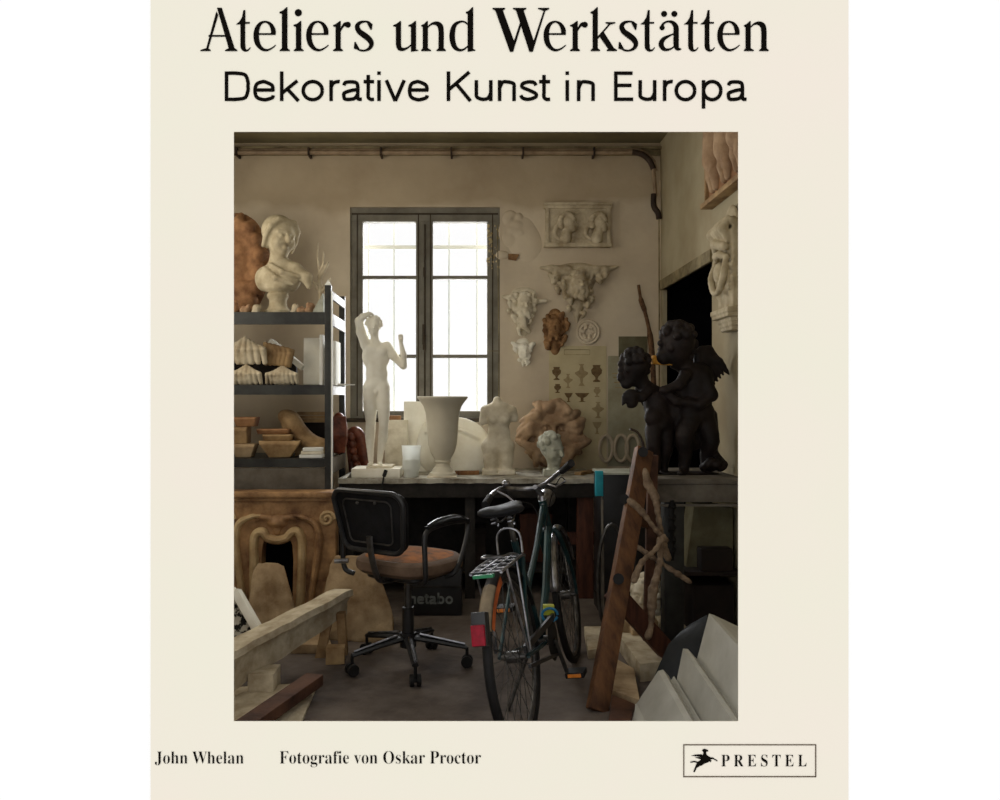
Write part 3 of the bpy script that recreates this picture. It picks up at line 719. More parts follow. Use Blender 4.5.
for (px0, px1, d0, z1, nm, m, lab) in ((468, 486, 5.6, .42, 'cardboard_box', 'shadow_box', 'dark cardboard box in the shadow under the bench beside the tool case'),
                                 (520, 552, 5.75, .5, 'wooden_crate', 'red_wood', 'dark wooden crate in the shadow under the right half of the bench')):
    e = empty(nm, (X((px0 + px1) / 2, d0), d0 + .1, .18), lab, 'box')
    a, c = X(px0, d0), X(px1, d0)
    MB().bb(a, c, d0, d0 + .25, .182, z1).build('box_body', m, e, bevel=.005)
    MB().bb(a - .004, c + .004, d0 - .004, d0 + .254, z1, z1 + .03).build('box_lid', m, e, bevel=.003)

# ------------------------------------------------------------------ things on the bench
# standing figure
def bench_d(py): return (CAMZ - ZB) * F / (py - CY)
d = 5.55
ped = empty('plaster_plinth', (X(376.5, d), d - .06, ZB), 'low white plaster block carrying the standing nude figure', 'plinth')
MB().bb(X(351, 5.44), X(400, 5.44), 5.44, 5.72, ZB, ZB + .062).build('plinth_block', 'plaster_bright', ped, bevel=.006)
MB().bb(X(366, 5.46), X(392, 5.46), 5.47, 5.69, ZB + .062, ZB + .078).build('plinth_plate', 'plaster', ped, bevel=.006)
zs = ZB + .078; s = d / F
S = SDF()
# legs: image-left leg carries, image-right leg relaxed
S.chain([(-6.4, 0, 76), (-6.6, -1, 58), (-6.2, -.6, 42), (-7, .8, 29), (-6.6, .6, 14), (-6, 0, 3)], [7.6, 6.6, 4.6, 4.8, 3.2, 2.2], k=1.2, n=3)
S.chain([(5.6, 0, 76), (7, -3, 56), (7, -4, 41), (6, -1, 28), (3.6, 0, 13), (2.6, 0, 4)], [7.2, 6.2, 4.4, 4.6, 3.0, 2.2], k=1.2, n=3)
S.cap((-6, 0, 2), (-7.4, -7, 1), 2.2, 1.6, 1).cap((2.6, 0, 2.5), (5, -6, 1), 2.2, 1.6, 1)
S.ell((-6.2, -3.4, 42), (2.8, 2, 3), k=1.5); S.ell((7, -6.4, 41), (2.6, 1.8, 3), k=1.5)
S.ell((-.4, .8, 79), (12.4, 7.2, 9), k=3)            # pelvis
S.ell((-4.4, 4.5, 75), (6, 5, 7), k=3).ell((4.4, 4.5, 75), (6, 5, 7), k=3)
S.ell((-.2, 0, 91), (11, 6.4, 12), k=4)               # belly
S.ell((-1, .2, 109), (14, 7.6, 15), k=4)          # ribs
S.ell((-5.4, -5, 115), (5.8, 3, 4.5), (0, .2, 0), k=2).ell((5, -5, 114), (5.6, 3, 4.4), (0, -.2, 0), k=2)
S.ell((-3.2, -5.4, 99), (2.8, 1.4, 8), k=2).ell((2.6, -5.4, 99), (2.8, 1.4, 8), k=2)
S.ell((0, -5.8, 73), (2, 2.2, 3), k=1.5)
S.ell((-11, 0, 120), (5, 5, 5), k=3).ell((9.5, 0, 118), (4.8, 4.8, 4.8), k=3)
S.chain([(-11.5, 0, 121), (-16, -1, 133), (-18, -2, 144)], [5.2, 4.6, 4], k=2)      # raised arm
S.chain([(-17.5, -2, 144), (-14, -4, 148), (-9, -4.5, 150)], [3.9, 3.2, 2.4], k=1.5)
S.ell((-7, -5, 151), (3, 2, 1.8), k=1.2)
for q in range(4): S.cap((-7 + q * .4, -5.4 + q * .9, 151.5), (-3.2, -5.5 + q * 1.3, 150.6 - q * .3), .9, .7, .5)
S.chain([(10, 0, 119), (17, -2, 109), (26.5, -4, 99)], [4.6, 4.1, 3.5], k=2)            # other arm
S.chain([(27, -4, 99.5), (27, -6, 110), (25, -8, 120)], [3.4, 3, 2.1], k=1.5)
S.ell((24.6, -8.4, 123.5), (2.2, 2, 3.2), k=1.2)
for q in range(4): S.chain([(22.8 + q * 1.2, -8.6, 125.5), (22.6 + q * 1.2, -9.6, 128.6), (23 + q * 1, -11, 129.6)], [.85, .8, .65], k=.4)
S.cap((26, -9.5, 123), (23, -11.5, 124.6), .9, .7, .5)
S.cap((-1.5, .5, 120), (-2.6, -.5, 133), 4.2, 3.8, 3)
head(S, (-3, -1, 138.6), 7.4, (.05, .1, .15), hair='curls', seed=4)
for i_ in range(16): S.ell((-3 + 7.4 * math.cos(i_ * .42), -1.5, 140.5 + 8 * abs(math.sin(i_ * .42)) - (1 if i_ % 2 else 0)), 1.9, k=.3)
st_ = sculpt(S, 'standing_figure', 'plaster_bright', (X(377, d), d, zs), s, h=.75, floor=0)
tag(st_, 'white plaster standing nude with one arm raised over the head in front of the window', 'statue')

# vase
d = 5.55; s = d / F; e = empty('flared_vase', (X(442.5, d), d, ZB), 'tall pale plaster vase with a flared lip in front of the window', 'vase')
prof = [(13.5, 0), (13.8, 2), (13, 4), (11, 5), (9.5, 8), (7.5, 10), (7, 13), (8.4, 15), (7.6, 16.5), (9, 19), (12, 24), (14.3, 32), (15.4, 44), (16, 56), (17, 64), (19, 70), (22.4, 75), (25, 78), (25.4, 79.5), (24.6, 80), (22.5, 78), (19, 74), (15, 64), (13, 40), (2, 30)]
MB().lathe([(r * s, z * s) for r, z in prof[6:]], (X(442.5, d), d, ZB), 40).build('vase_body', 'smooth_plaster', e)
MB().lathe([(r * s, z * s) for r, z in prof[:7]], (X(442.5, d), d, ZB), 40).build('vase_foot', 'smooth_plaster', e)
MB().bb(X(428, d), X(457, d), d - .095, d + .095, ZB, ZB + .008).build('foot_plate', 'plaster', e, bevel=.002)

# cup
d = 5.5; s = d / F; e = empty('plastic_cup', (X(411.3, d), d, ZB), 'frosted translucent plastic cup beside the vase', 'cup')
MB().lathe([(7 * s, 0), (7.3 * s, 1 * s), (9.6 * s, 31 * s), (10 * s, 31.5 * s), (9.4 * s, 31.5 * s), (6.8 * s, 1.5 * s)], (X(411.3, d), d, ZB), 24).build('cup_wall', 'cup', e)
MB().lathe([(8.8 * s, 8 * s), (8.9 * s, 18 * s)], (X(411.3, d), d, ZB), 24).build('cup_contents', 'cup', e)

# things behind the vase
b = MB().hull([P(404, 472, 5.85), P(430, 472, 5.85), P(431, 404, 5.95), P(404, 402, 5.95), P(404, 471, 5.93), P(430, 471, 5.93), P(431, 404, 6.0), P(404, 402, 6.0)])
b = MB().box((X(417, 5.9), 5.93, ZB + .26), (.20, .035, .52), (math.radians(-5), 0, 0)).build('plaster_slab', 'plaster_bright', bevel=.006); tag(b, 'upright white plaster slab leaning behind the left side of the tall vase', 'slab')
S = SDF(); S.ell((-2, 0, 24), (36, 7, 31), k=4).ell((16, 0, 14), (18, 8, 28), k=6).ell((-26, 0, 26), (14, 7, 26), k=5)
S.chain([(-30, -7, 40), (-4, -8, 46), (22, -7, 34)], [1.5, 2, 1.5], k=3)
o = sculpt(S, 'plaster_shell_form', 'plaster_bright', (X(457, 5.85), 5.9, ZB), 5.9 / F, h=1.2, floor=0); tag(o, 'large rounded white plaster form between the tall vase and the small torso', 'plaster cast')
o = MB().bb(X(382, 5.7), X(406, 5.7), 5.86, 5.9, ZB, Z(420, 5.88)).build('cream_board', 'plaster', bevel=.004); tag(o, 'cream board leaning at the window behind the standing figure', 'board')
o = MB().bb(X(384, 5.95), X(401, 5.95), 5.93, 5.96, ZB, Z(415.5, 5.95)).build('orange_board', 'terracotta', bevel=.004); tag(o, 'orange edged board behind the cream board at the window', 'board')
o = MB().box((X(467, 5.62), 5.68, ZB + .014), (.17, .05, .028), (0, 0, .1)).build('wooden_offcut', 'wood', bevel=.003); tag(o, 'small brown wooden offcut between the vase and the torso', 'offcut')

# headless torso
d = 5.7; s = d / F; S = SDF()
S.box((1, 0, 2.5), (16, 9, 2.5), k=1).chain([(-6, 0, 4), (-6.5, -1, 16), (-7, 0, 26)], [7, 7.6, 8], k=2).chain([(7.5, 0, 4), (8, -.5, 16), (7.6, 0, 26)], [7, 7.6, 8.2], k=2)
S.ell((.5, 1, 28), (16.5, 9, 12), k=3).ell((-7, 6, 25), (8, 6, 9), k=3).ell((8, 6, 25), (8, 6, 9), k=3)
S.ell((1.4, 0, 42), (11, 7.4, 12), k=4).ell((1, 0, 58), (14, 8.4, 12), k=4)
S.ell((-5, -7, 55), (4.6, 3.4, 4.2), k=2.2).ell((7, -7, 55), (4.6, 3.4, 4.2), k=2.2)
S.ell((-11.5, 0, 64), (5.4, 5.5, 5), k=4).ell((13.5, 0, 64), (5.4, 5.5, 5), k=4)
S.cap((-12, 0, 64), (-14.4, -1, 53), 4.8, 4.2, 1.5).cap((14.5, 0, 64), (17, 1, 56), 4.6, 4, 1.5)
S.ell((1, 0, 68), (10, 6, 5), k=4).cap((0, 0, 68), (-.5, 0, 74), 4.8, 4, 2.5)
S.cap((1, -7.8, 30), (1, -8.2, 50), .4, .3, 1, sub=True); S.ell((1, -8, 38), 1, k=1, sub=True); S.cap((.6, -8.5, 3), (.6, -9, 20), .9, .5, 1.4, sub=True)
o = sculpt(S, 'plaster_torso', 'plaster', (X(497.5, d), d, ZB), s, h=.8, floor=0); tag(o, 'cream plaster female torso without head or arms standing on the bench', 'statue')

# big round mask relief
d = 5.98; s = d / F; S = SDF(); rn = random.Random(8)
S.ell((0, 2, 36), (31, 7, 34), k=3); S.ell((0, -3, 38), (19, 10, 25), k=4)
for i in range(21):
    a = math.radians(-70 + i * 16.2 + rn.uniform(-6, 6)); u = rn.uniform(.88, 1.06); v = rn.uniform(-6, 6)
    c, q = math.cos(a), math.sin(a)
    S.chain([(c * 15, -5, 39 + q * 19), (c * 23 - q * v, -9 + rn.uniform(-2, 2), 38 + q * 26 + c * v), (c * 31 * u + q * v, -5, 37 + q * 31 * u - c * v), (c * 35 * u + q * v * 2, -1, 36 + q * 34 * u - c * v * 2)], [3.4, 4.6, 4, 2.2], k=1.3, n=2)
S.cap((0, -12, 46), (0, -15, 31), 2.6, 4.2, 2)
for q in (-1, 1):
    S.cap((q * 3, -11, 47), (q * 13, -8, 50), 2.6, 2, 1.6); S.ell((q * 8, -11.5, 42), (5.4, 5, 4), k=1.6, sub=True); S.ell((q * 8, -8.5, 42), 2.6, k=.8); S.ell((q * 11, -8, 30), (6, 4, 6), k=2.5)
    S.chain([(q * 2, -12, 27), (q * 8, -11, 22), (q * 13, -7, 12)], [2.6, 3, 2], k=1)
S.ell((0, -12, 22), (5, 4, 2.4), k=1, sub=True); S.ell((0, -8, 14), (7, 6, 6), k=2)
o = sculpt(S, 'round_mask_relief', 'mask_clay', (X(553, d), d + .03, ZB), s, h=.95, floor=0, back=8, rough=.3); tag(o, 'large pinkish round relief of a maned face leaning on the back wall', 'relief')

# small plaster head in front of it
d = 5.62; s = d / F; S = SDF()
S.box((0, 0, 3), (8.5, 6, 3), k=1, rnd=.3); S.cap((1, 0, 4), (2, 0, 16), 6, 5.6, 2)
head(S, (0, 0, 26), 12.3, (.12, -.1, .7), hair='curls', seed=3)
o = sculpt(S, 'small_bust', 'plaster_grey', (X(552, d), d, ZB), s, h=.7, floor=0); tag(o, 'small grey white plaster head on a square foot in front of the pinkish mask', 'bust')

# carved scroll bracket left of the figure, pale letters etc on right of bench
d = 5.83; s = d / F; e = empty('carved_bracket', (X(358, d), d, ZB), 'red brown carved bracket with a row of round knobs beside the shelf post', 'bracket')
S = SDF(); S.chain([(-8, 0, 40), (-2, 0, 41), (3, 0, 34), (6, 0, 20), (9, 0, 6), (6, 0, 2)], [3.5, 5, 5, 5.5, 5, 4], k=2, n=3); S.box((-2, 1, 18), (8, 4, 17), (0, -.12, 0), k=2)
sculpt(S, 'bracket_body', 'red_carving', (X(358, d), d, ZB), s, h=.9, parent=e, floor=0)
for i, (x, z) in enumerate(((-6, 36), (-5, 29), (-4.2, 22), (-2.5, 15), (-.5, 8))):
    MB().ball((X(358, d) + x * s, d - 6 * s, ZB + z * s), 4.4 * s, 12).build('knob', 'red_carving', e)
o = MB().hull([P(575, 474, 5.6), P(632, 463.5, 5.95), P(632, 466, 5.95), P(576, 472, 5.66), P(597, 470, 5.8)])
b = MB().beam((X(578, 5.6), 5.62, ZB + .012), (X(598, 5.9), 5.9, ZB + .012), .05, .02).build('wooden_lath', 'wood_pale', bevel=.002); tag(b, 'pale wooden slat lying on the bench right of the plaster head', 'slat')
b = MB()
for i, q in enumerate((0, .35)):
    b.cyl((X(386, 5.5) - .0, 5.46, ZB + .1), (X(382, 5.4), 5.40, ZB + .012), .011, 10)
    break
e = empty('rasp', (X(384, 5.4), 5.41, ZB), 'black handled tool leaning against the white plinth at the bench edge', 'tool')
MB().cyl(P(386, 470.5, 5.4), P(384, 476, 5.38), .013, 10).build('handle', 'rubber', e); MB().cyl(P(384, 476, 5.38), P(381.5, 489, 5.35), .006, 8).build('shaft', 'rubber', e)
b = MB().hull([Vector((-.86, 5.40, ZB + .002)), Vector((-.80, 5.50, ZB + .045)), Vector((-.835, 5.39, ZB + .002)), Vector((-.87, 5.5, ZB + .002)), Vector((-.815, 5.43, ZB + .03)), Vector((-.82, 5.52, ZB + .002))]).build('crumpled_paper', 'paper_white'); tag(b, 'crumpled white paper over the left corner of the bench', 'paper')

# ------------------------------------------------------------------ wall above the bench: casts, prints
def on_wall(px, py): return (X(px, DB), DB, Z(py, DB))
WS = DB / F
# framed relief with two profile heads
e = empty('hanging_relief_panel', on_wall(577, 248), 'rectangular plaster relief with two profile heads, highest on the back wall', 'relief')
MB().bb(X(546, DB), X(608, DB), DB - .03, DB, Z(245, DB), Z(209, DB)).build('relief_slab', 'plaster_old', e, bevel=.003)
b = MB()
for (a, c, t) in ((204, 206.5, .06), (206.5, 209.5, .045), (244, 248, .055)): b.bb(X(543.5, DB), X(610.5, DB), DB - t, DB, Z(c, DB), Z(a, DB))
for (a, c) in ((545, 548.5), (606, 609.5)): b.bb(X(a, DB), X(c, DB), DB - .045, DB, Z(245, DB), Z(209, DB))
b.build('relief_moulding', 'plaster_old', e, bevel=.004)
for cx in (568, 599):
    S = SDF(); S.ell((0, 0, 20), (7.5, 5, 9), k=2).cap((-1, 0, 12), (-3, 0, 4), 4.5, 6, 2).ell((4, -1, 14), (3.5, 3, 4), k=1.5).cap((6.5, -1, 20), (8.6, -1, 17), 1.2, 1.2, 1).ell((6, 0, 12.5), (2.4, 2, 1.6), k=.8).ell((5.6, -3, 20.5), 1.2, k=.5, sub=True)
    for i in range(9):
        a = math.radians(20 + i * 24); S.ell((-1.5 + 6.8 * math.cos(a), -2.5, 20 + 8.4 * math.sin(a)), (2.8, 2.6, 2.6), k=.8)
    S.chain([(-8, 0, 22), (-12, -1, 16), (-14, -1, 8), (-9, -1, 3)], [2, 2.4, 2, 1.6], k=1, n=3)
    sculpt(S, 'profile_head', 'plaster_old', (X(cx, DB), DB - .035, Z(243.5, DB)), WS, h=.6, parent=e, back=4)

def ornament(name, label, m, px, py, outline_fn, n, seed, facecfg=None, depth=.09, rad=(2, 4), h=.85, parent=None, cat='relief', rotz=0, loc=None, scale=WS, extra=None):
    """cluster of curled leaves filling a silhouette; outline_fn(t)->(halfwidth) for height t px below the top"""
    S = SDF(); rn = random.Random(seed)
    H, fn = outline_fn
    for i in range(n):
        t = (i + .5) / n * H; w = fn(t)
        S.ell((0, 2, -t), (max(w * .85, 1.5), 5, H / n * 1.6), k=3)
    for i in range(n * 3):
        t = rn.uniform(.02, .96) * H; w = fn(t); q = rn.choice((-1, 1)); u = rn.uniform(.35, 1) * w
        a = rn.uniform(0, 6.28); L = rn.uniform(3, 7); r = rn.uniform(*rad)
        x, z = q * u, -t
        S.chain([(x, -2, z), (x + q * L * .5, -5, z + L * .35 * math.sin(a)), (x + q * L * .35, -4.5, z - L * .6), (x + q * L * .05, -3.5, z - L * .9)], [r * .7, r * .8, r * .6, r * .35], k=.8)
    if facecfg:
        for (fx, fz, sc, rz, hair, beard) in facecfg: head(S, (fx, -3, fz), sc, (0, 0, rz), hair=hair, beard=beard, seed=seed)
    if extra: extra(S)
    o = sculpt(S, name, m, loc or on_wall(px, py), scale, h=h, back=5, rotz=rotz); tag(o, label, cat); return o

ornament('hanging_lion_console', 'wide tapering plaster console with curled leaves and small faces under the two head relief', 'plaster_old', 577, 268, (50, lambda t: max(31 * (1 - t / 52), 3)), 9, 5,
         [(2, -16, 10.5, .15, 'curls', True), (-22, -10, 5, -.3, 'curls', False), (22, -11, 5, .3, 'curls', False)], rad=(2, 3.4),
         extra=lambda S: (S.chain([(-10, -3, -3), (-26, -3, -1), (-37, -2, 0)], [5, 3.4, 1.2]), S.chain([(10, -3, -3), (28, -3, -2), (40, -2, 1)], [5, 3.6, 1.2])))
ornament('hanging_leafy_mask', 'white plaster leaf mask on the wall right beside the window', 'plaster', 524, 292, (40, lambda t: 17 - t * .1 if t < 12 else max(16 - (t - 12) * .42, 3)), 8, 11,
         [(1, -13, 9, .1, 'curls', True)], rad=(2, 3.2), extra=lambda S: (S.chain([(-12, -2, -6), (-21, -3, -5)], [3, 1.8]), S.chain([(12, -2, -10), (22, -3, -9)], [3, 1.8]), S.chain([(-2, -6, -24), (-1, -8, -34), (5, -5, -40)], [4, 3, 2])))
ornament('hanging_brown_mask', 'dark brown bearded lion mask between the white masks and the console', 'plaster_brown', 555, 313, (38, lambda t: 11 - abs(t - 14) * .22), 8, 12,
         [(0, -14, 8.5, -.2, 'curls', True)], rad=(1.8, 3))
ornament('hanging_small_mask', 'smallest white plaster mask with horn like corners below the leaf mask', 'plaster_bright', 523, 342, (21, lambda t: 10 - t * .42), 5, 13,
         [(1, -9, 6, .2, 'cap', False)], rad=(1.2, 2), h=.6, extra=lambda S: (S.chain([(-5, -3, -4), (-11, -4, -1)], [2.4, 1.6]), S.chain([(6, -3, -5), (11, -4, -2)], [2.4, 1.6])))
# plaster patch and medallion
S = SDF(); S.ell((0, 1, 0), (22, 2.4, 24), k=3).ell((8, 1, -16), (16, 2.4, 16), k=4); rn = random.Random(2)
for i in range(9): S.ell((rn.uniform(-20, 0), -.5, rn.uniform(-24, 18)), (rn.uniform(3, 7), 2.2, rn.uniform(3, 7)), k=1.5)
o = sculpt(S, 'hanging_plaster_fragment', 'wall', (X(520, DB), DB + .006, Z(232, DB)), WS, h=1, back=1, rough=.5); tag(o, 'flaking plaster patch in wall colour between the window and the two head relief', 'plaster patch')
S = SDF()
for r in (11, 8): S.chain([(r * math.cos(a / 8 * math.pi), 0, r * 1.05 * math.sin(a / 8 * math.pi)) for a in range(17)], 1.3, k=.6)
for a in range(6): S.ell((5 * math.cos(a), -.3, 5 * math.sin(a)), (2.6, 1.2, 2), (0, a, 0), k=.6)
o = sculpt(S, 'hanging_medallion', 'wall', (X(588, DB), DB - .004, Z(332, DB)), WS, h=.6, back=1); tag(o, 'faint round medallion in wall colour right of the brown mask', 'medallion')
o = MB().hull([(X(508, DB), DB - .02, Z(254, DB)), (X(519, DB), DB - .03, Z(255, DB)), (X(516, DB), DB - .01, Z(261, DB)), (X(508, DB), DB - .01, Z(260, DB)), (X(513, DB), DB, Z(257, DB))]).build('hanging_hook', 'plaster_brown'); tag(o, 'small dark hook in the wall at the tip of the flaking patch', 'hook')

# printed sheets with vases
def vase_shape(cx, cy, w, h, kind):
    pr = {0: [(.3, 0), (.35, .06), (.1, .16), (.14, .3), (.45, .5), (.5, .72), (.3, .85), (.36, 1)], 1: [(.28, 0), (.1, .12), (.1, .45), (.3, .6), (.5, .95), (.5, 1)],
          2: [(.25, 0), (.08, .15), (.12, .35), (.5, .55), (.5, .62), (.2, .7), (.1, .9), (.22, 1)]}[kind]
    q = [(-a * w, z * h) for a, z in pr] + [(a * w, z * h) for a, z in reversed(pr)]
    return [(cx + a * WS, cy + z * WS) for a, z in q]
e = empty('hanging_poster_of_vases', on_wall(578, 462), 'aged paper poster with rows of printed vases pinned above the pinkish mask', 'poster')
MB().bb(X(549, DB), X(606.5, DB), DB - .004, DB, Z(470, DB), Z(346, DB)).build('poster_sheet', 'poster', e, smooth=False)
fr = MB()
for (a, c, t, u) in ((564, 590, 349.5, 350), (564, 590, 354.5, 355), (564, 564.5, 349.5, 355), (589.5, 590, 349.5, 355), (564, 590, 349.5, 349.9)): fr.bb(X(a, DB), X(c, DB), DB - .006, DB - .004, Z(u, DB), Z(t, DB))
fr.build('poster_ruling', 'sepia_pale', e, smooth=False)
for (cx, by, w, h, k, dk) in ((556.5, 380, 9, 13, 0, 1), (568, 388, 9, 14, 2, 0), (581.5, 386, 13, 22, 2, 0), (596.5, 382, 11, 17, 0, 1), (557.5, 393, 7, 9, 0, 1), (568.5, 402, 8, 9, 1, 1), (582, 402, 14, 9, 1, 1), (597, 397, 7, 10, 0, 0), (598, 418, 12, 16, 2, 0), (597, 434, 9, 12, 1, 0)):
    b = MB(); b.prism(vase_shape(X(cx, DB), Z(by, DB), w, h, k), DB - .006, DB - .004)
    b.build('printed_vase', 'sepia' if dk else 'sepia_pale', e, smooth=False)
e = empty('hanging_grey_sheet', on_wall(630, 465), 'plain grey sheet pinned on the wall behind the dark bronze children', 'poster')
MB().bb(X(608, DB), X(649, DB), DB - .004, DB, Z(466, DB), Z(356, DB)).build('sheet', 'poster_grey', e, smooth=False)
MB().bb(X(618.5, DB), X(647, DB), DB - .008, DB - .004, Z(357, DB), Z(336.5, DB)).build('top_sheet', 'olive', e, smooth=False)
b = MB()
for k, py in enumerate((373, 377, 382, 387)): b.bb(X(612 + k, DB), X(622 + k % 2 * 3, DB), DB - .006, DB - .004, Z(py + 1, DB), Z(py, DB))
b.build('printed_line', 'sepia_pale', e, smooth=False)
# pale carved letters / ovals low on the wall
e = empty('hanging_oval_mouldings', on_wall(618, 462), 'pale oval plaster mouldings low on the wall right of the poster', 'moulding')
for cx in (605.5, 620.5, 632):
    MB().tube([(X(cx, DB) + 6.5 * WS * math.cos(a * math.pi / 12), DB - .024, Z(448, DB) + 13 * WS * math.sin(a * math.pi / 12)) for a in range(24)], 1.8 * WS, 8, closed=True).build('oval_ring', 'wall', e)
# long stick leaning in the corner
st_k = MB().tube(catmull([Vector((X(660, 5.8), 5.8, .01)), P(659, 540, 5.85), P(657, 470, 5.9), P(655, 420, 5.98), P(653, 370, 6.05), P(650, 335, 6.08), P(645, 312, 6.12), P(641, 300, 6.15), P(638.5, 285, 6.16)], 5), [.024, .028, .024, .02, .022, .015, .02, .012], 8)
tag(st_k.build('leaning_stick', 'bark'), 'crooked brown stick leaning in the wall corner behind the bronze children', 'stick')

# ------------------------------------------------------------------ metal shelving on the left
SY0, SY1 = 5.28, 5.9
SX1 = X(331, SY0); SX0 = -2.05
ZT, Z2, Z3 = 1.931, 1.449, .962
sh = empty('metal_shelving', ((SX0 + SX1) / 2, 5.6, 0), 'dark blue grey steel shelving unit loaded with casts left of the window', 'shelving')
pw = .042
for (x, y) in ((SX1 - pw, SY0), (SX0, SY0)): MB().bb(x, x + pw, y, y + pw, 0, 2.109).build('post', 'steel', sh, bevel=.002)
for (x, y) in ((SX1 - pw, SY1 - pw), (SX0, SY1 - pw)): MB().bb(x, x + pw, y, y + pw, 0, 2.11).build('post', 'steel', sh, bevel=.002)
# pale strip on the side of the front post and side rails
MB().bb(SX1, SX1 + .006, SY0, SY0 + pw, .0, 2.07).build('post_edge', 'paper_white', sh)
for z0, z1 in ((2.02, 2.075), (1.845, 1.925), (1.385, 1.445), (.86, .96)):
    MB().bb(SX1 - .012, SX1 + .003, SY0 + pw, SY1 - pw, z0, z1).build('side_rail', 'steel_light', sh, bevel=.002)
for zt, th in ((ZT, .014), (Z2, .012), (Z3, .012)):
    MB().bb(SX0 + pw, SX1 - pw, SY0 + .004, SY1 - .004, zt - th, zt).build('shelf_board', 'steel', sh)
for z0, z1, m in ((1.85, ZT - .001, 'steel'), (1.385, Z2 - .001, 'steel'), (.905, Z3 - .001, 'steel'), (.76, .90, 'grey_board')):
    MB().bb(SX0 + pw, SX1 - pw, SY0 + .002, SY0 + .02, z0, z1).build('shelf_lip', m, sh)

def on_shelf(px, d, z): return (X(px, d), d, z + .001)
# bust
d = 5.5; s = d / F; e = empty('portrait_bust', on_shelf(278, d, ZT), 'large plaster portrait bust with bare shoulders on the top shelf', 'bust')
S = SDF(); head(S, (2, 0, 78), 16.5, (.1, .08, .75), hair='wavy', seed=21)
S.chain([(0, 3, 66), (0, 3, 46)], [8, 11], k=4); S.ell((0, 2, 38), (22, 10, 14), k=5).ell((-14, 2, 36), (9, 8, 12), k=4).ell((13, 2, 36), (9, 8, 12), k=4)
S.ell((-7, -5, 34), (8, 5, 7), k=3).ell((7, -5, 34), (8, 5, 7), k=3); S.cap((0, 0, 26), (0, 0, 20), 12, 7, 4)
S.chain([(6, 1, 52), (18, 0, 46), (29, -1, 37), (31, -1, 29)], [6, 6, 5.5, 3], k=3); S.chain([(-12, -6, 46), (0, -11, 36), (16, -7, 30)], [2.4, 2.8, 2], k=1.5); S.chain([(-6, -8, 50), (6, -10, 42), (22, -6, 38)], [2, 2.4, 2], k=1.5)
sculpt(S, 'bust_figure', 'bust_plaster', on_shelf(278, d, ZT), s, h=1.0, parent=e)
MB().lathe([(13.5 * s, 0), (13.5 * s, 4 * s), (11 * s, 6 * s), (8.6 * s, 10 * s), (8.6 * s, 15 * s), (10.5 * s, 18 * s), (10.5 * s, 21 * s), (7 * s, 24 * s)], on_shelf(278, d, ZT), 4 if False else 24).build('socle', 'bust_plaster', e)
# round terracotta rosette
d = 5.78; s = d / F; S = SDF(); S.ell((0, 2, 54), (34, 7, 54), k=4); S.ell((-4, -4, 60), (18, 8, 26), k=5); rn = random.Random(31)
for i in range(16):
    a = i * .393; S.chain([(math.cos(a) * 18, -3, 54 + math.sin(a) * 30), (math.cos(a + .25) * 26, -6, 54 + math.sin(a + .25) * 42), (math.cos(a + .2) * 31, -3, 54 + math.sin(a + .2) * 50)], [5, 6.4, 4], k=3)
S.ell((8, -6, 28), (12, 7, 11), k=3); S.ell((-14, -6, 22), (12, 7, 12), k=3)
o = sculpt(S, 'terracotta_rosette', 'terracotta', on_shelf(236, d, ZT), s, h=1.5, back=7, floor=0, rough=.5); tag(o, 'big round orange terracotta rosette standing behind the portrait bust', 'relief')
# branching plaster fragment, paper wedge, small crumbs
d = 5.55; s = d / F; e = empty('twig_ornament', on_shelf(322, d, ZT), 'thin pale twig like ornament standing beside the shelf post on the top shelf', 'ornament')
S = SDF(); S.ell((2, 0, 2), (9, 6, 3), k=1).chain([(3, 0, 3), (2, 0, 22), (1, 0, 40), (5, 0, 52), (5, 0, 64)], [2, 2, 1.8, 1.2, .6], k=1, n=3).chain([(1, 0, 36), (7, 0, 48), (10, 0, 54)], [1.4, 1.3, .6], k=1, n=3).chain([(3, 0, 24), (10, 0, 32), (12, 0, 38)], [1.6, 1.2, .7], k=1, n=3).chain([(3, 0, 30), (-5, 0, 34), (-2, 0, 26)], [1.6, 1.2, 1], k=1)
S.chain([(1, 0, 40), (-1, 0, 60), (0, 0, 74)], [1, .9, .5], k=.6)
sculpt(S, 'twig', 'plaster_old', on_shelf(318.5, d, ZT), s, h=.6, parent=e, floor=0)
d = 5.38; b = MB().hull([(X(312, d), d, ZT + .001), (X(323.5, d), d, ZT + .001), (X(322.5, d), d, Z(293, d)), (X(312, d), d + .1, ZT + .001), (X(323.5, d), d + .1, ZT + .001), (X(322, d), d + .08, Z(293, d))]).build('glass_wedge', 'plaster_grey'); tag(b, 'pale wedge shaped offcut leaning against the shelf post on the top shelf', 'offcut')
b = MB().hull([(X(325, 5.3), 5.29, 2.111), (X(331, 5.3), 5.29, 2.111), (X(328, 5.3), 5.3, 2.15), (X(326, 5.3), 5.33, 2.111), (X(331, 5.3), 5.33, 2.111)]).build('plaster_chip', 'paper_white'); tag(b, 'white plaster chip lying on top of the shelf post', 'plaster chip')
rn = random.Random(7)
lab = ['rounded plaster crumb left of the bust foot on the top shelf', 'reddish clay crumb left of the bust foot on the top shelf', 'brown lump at the far left of the top shelf', 'small pale lump just right of the bust foot', 'pinkish flat lump between the bust foot and the twig', 'reddish lump below the twig ornament']
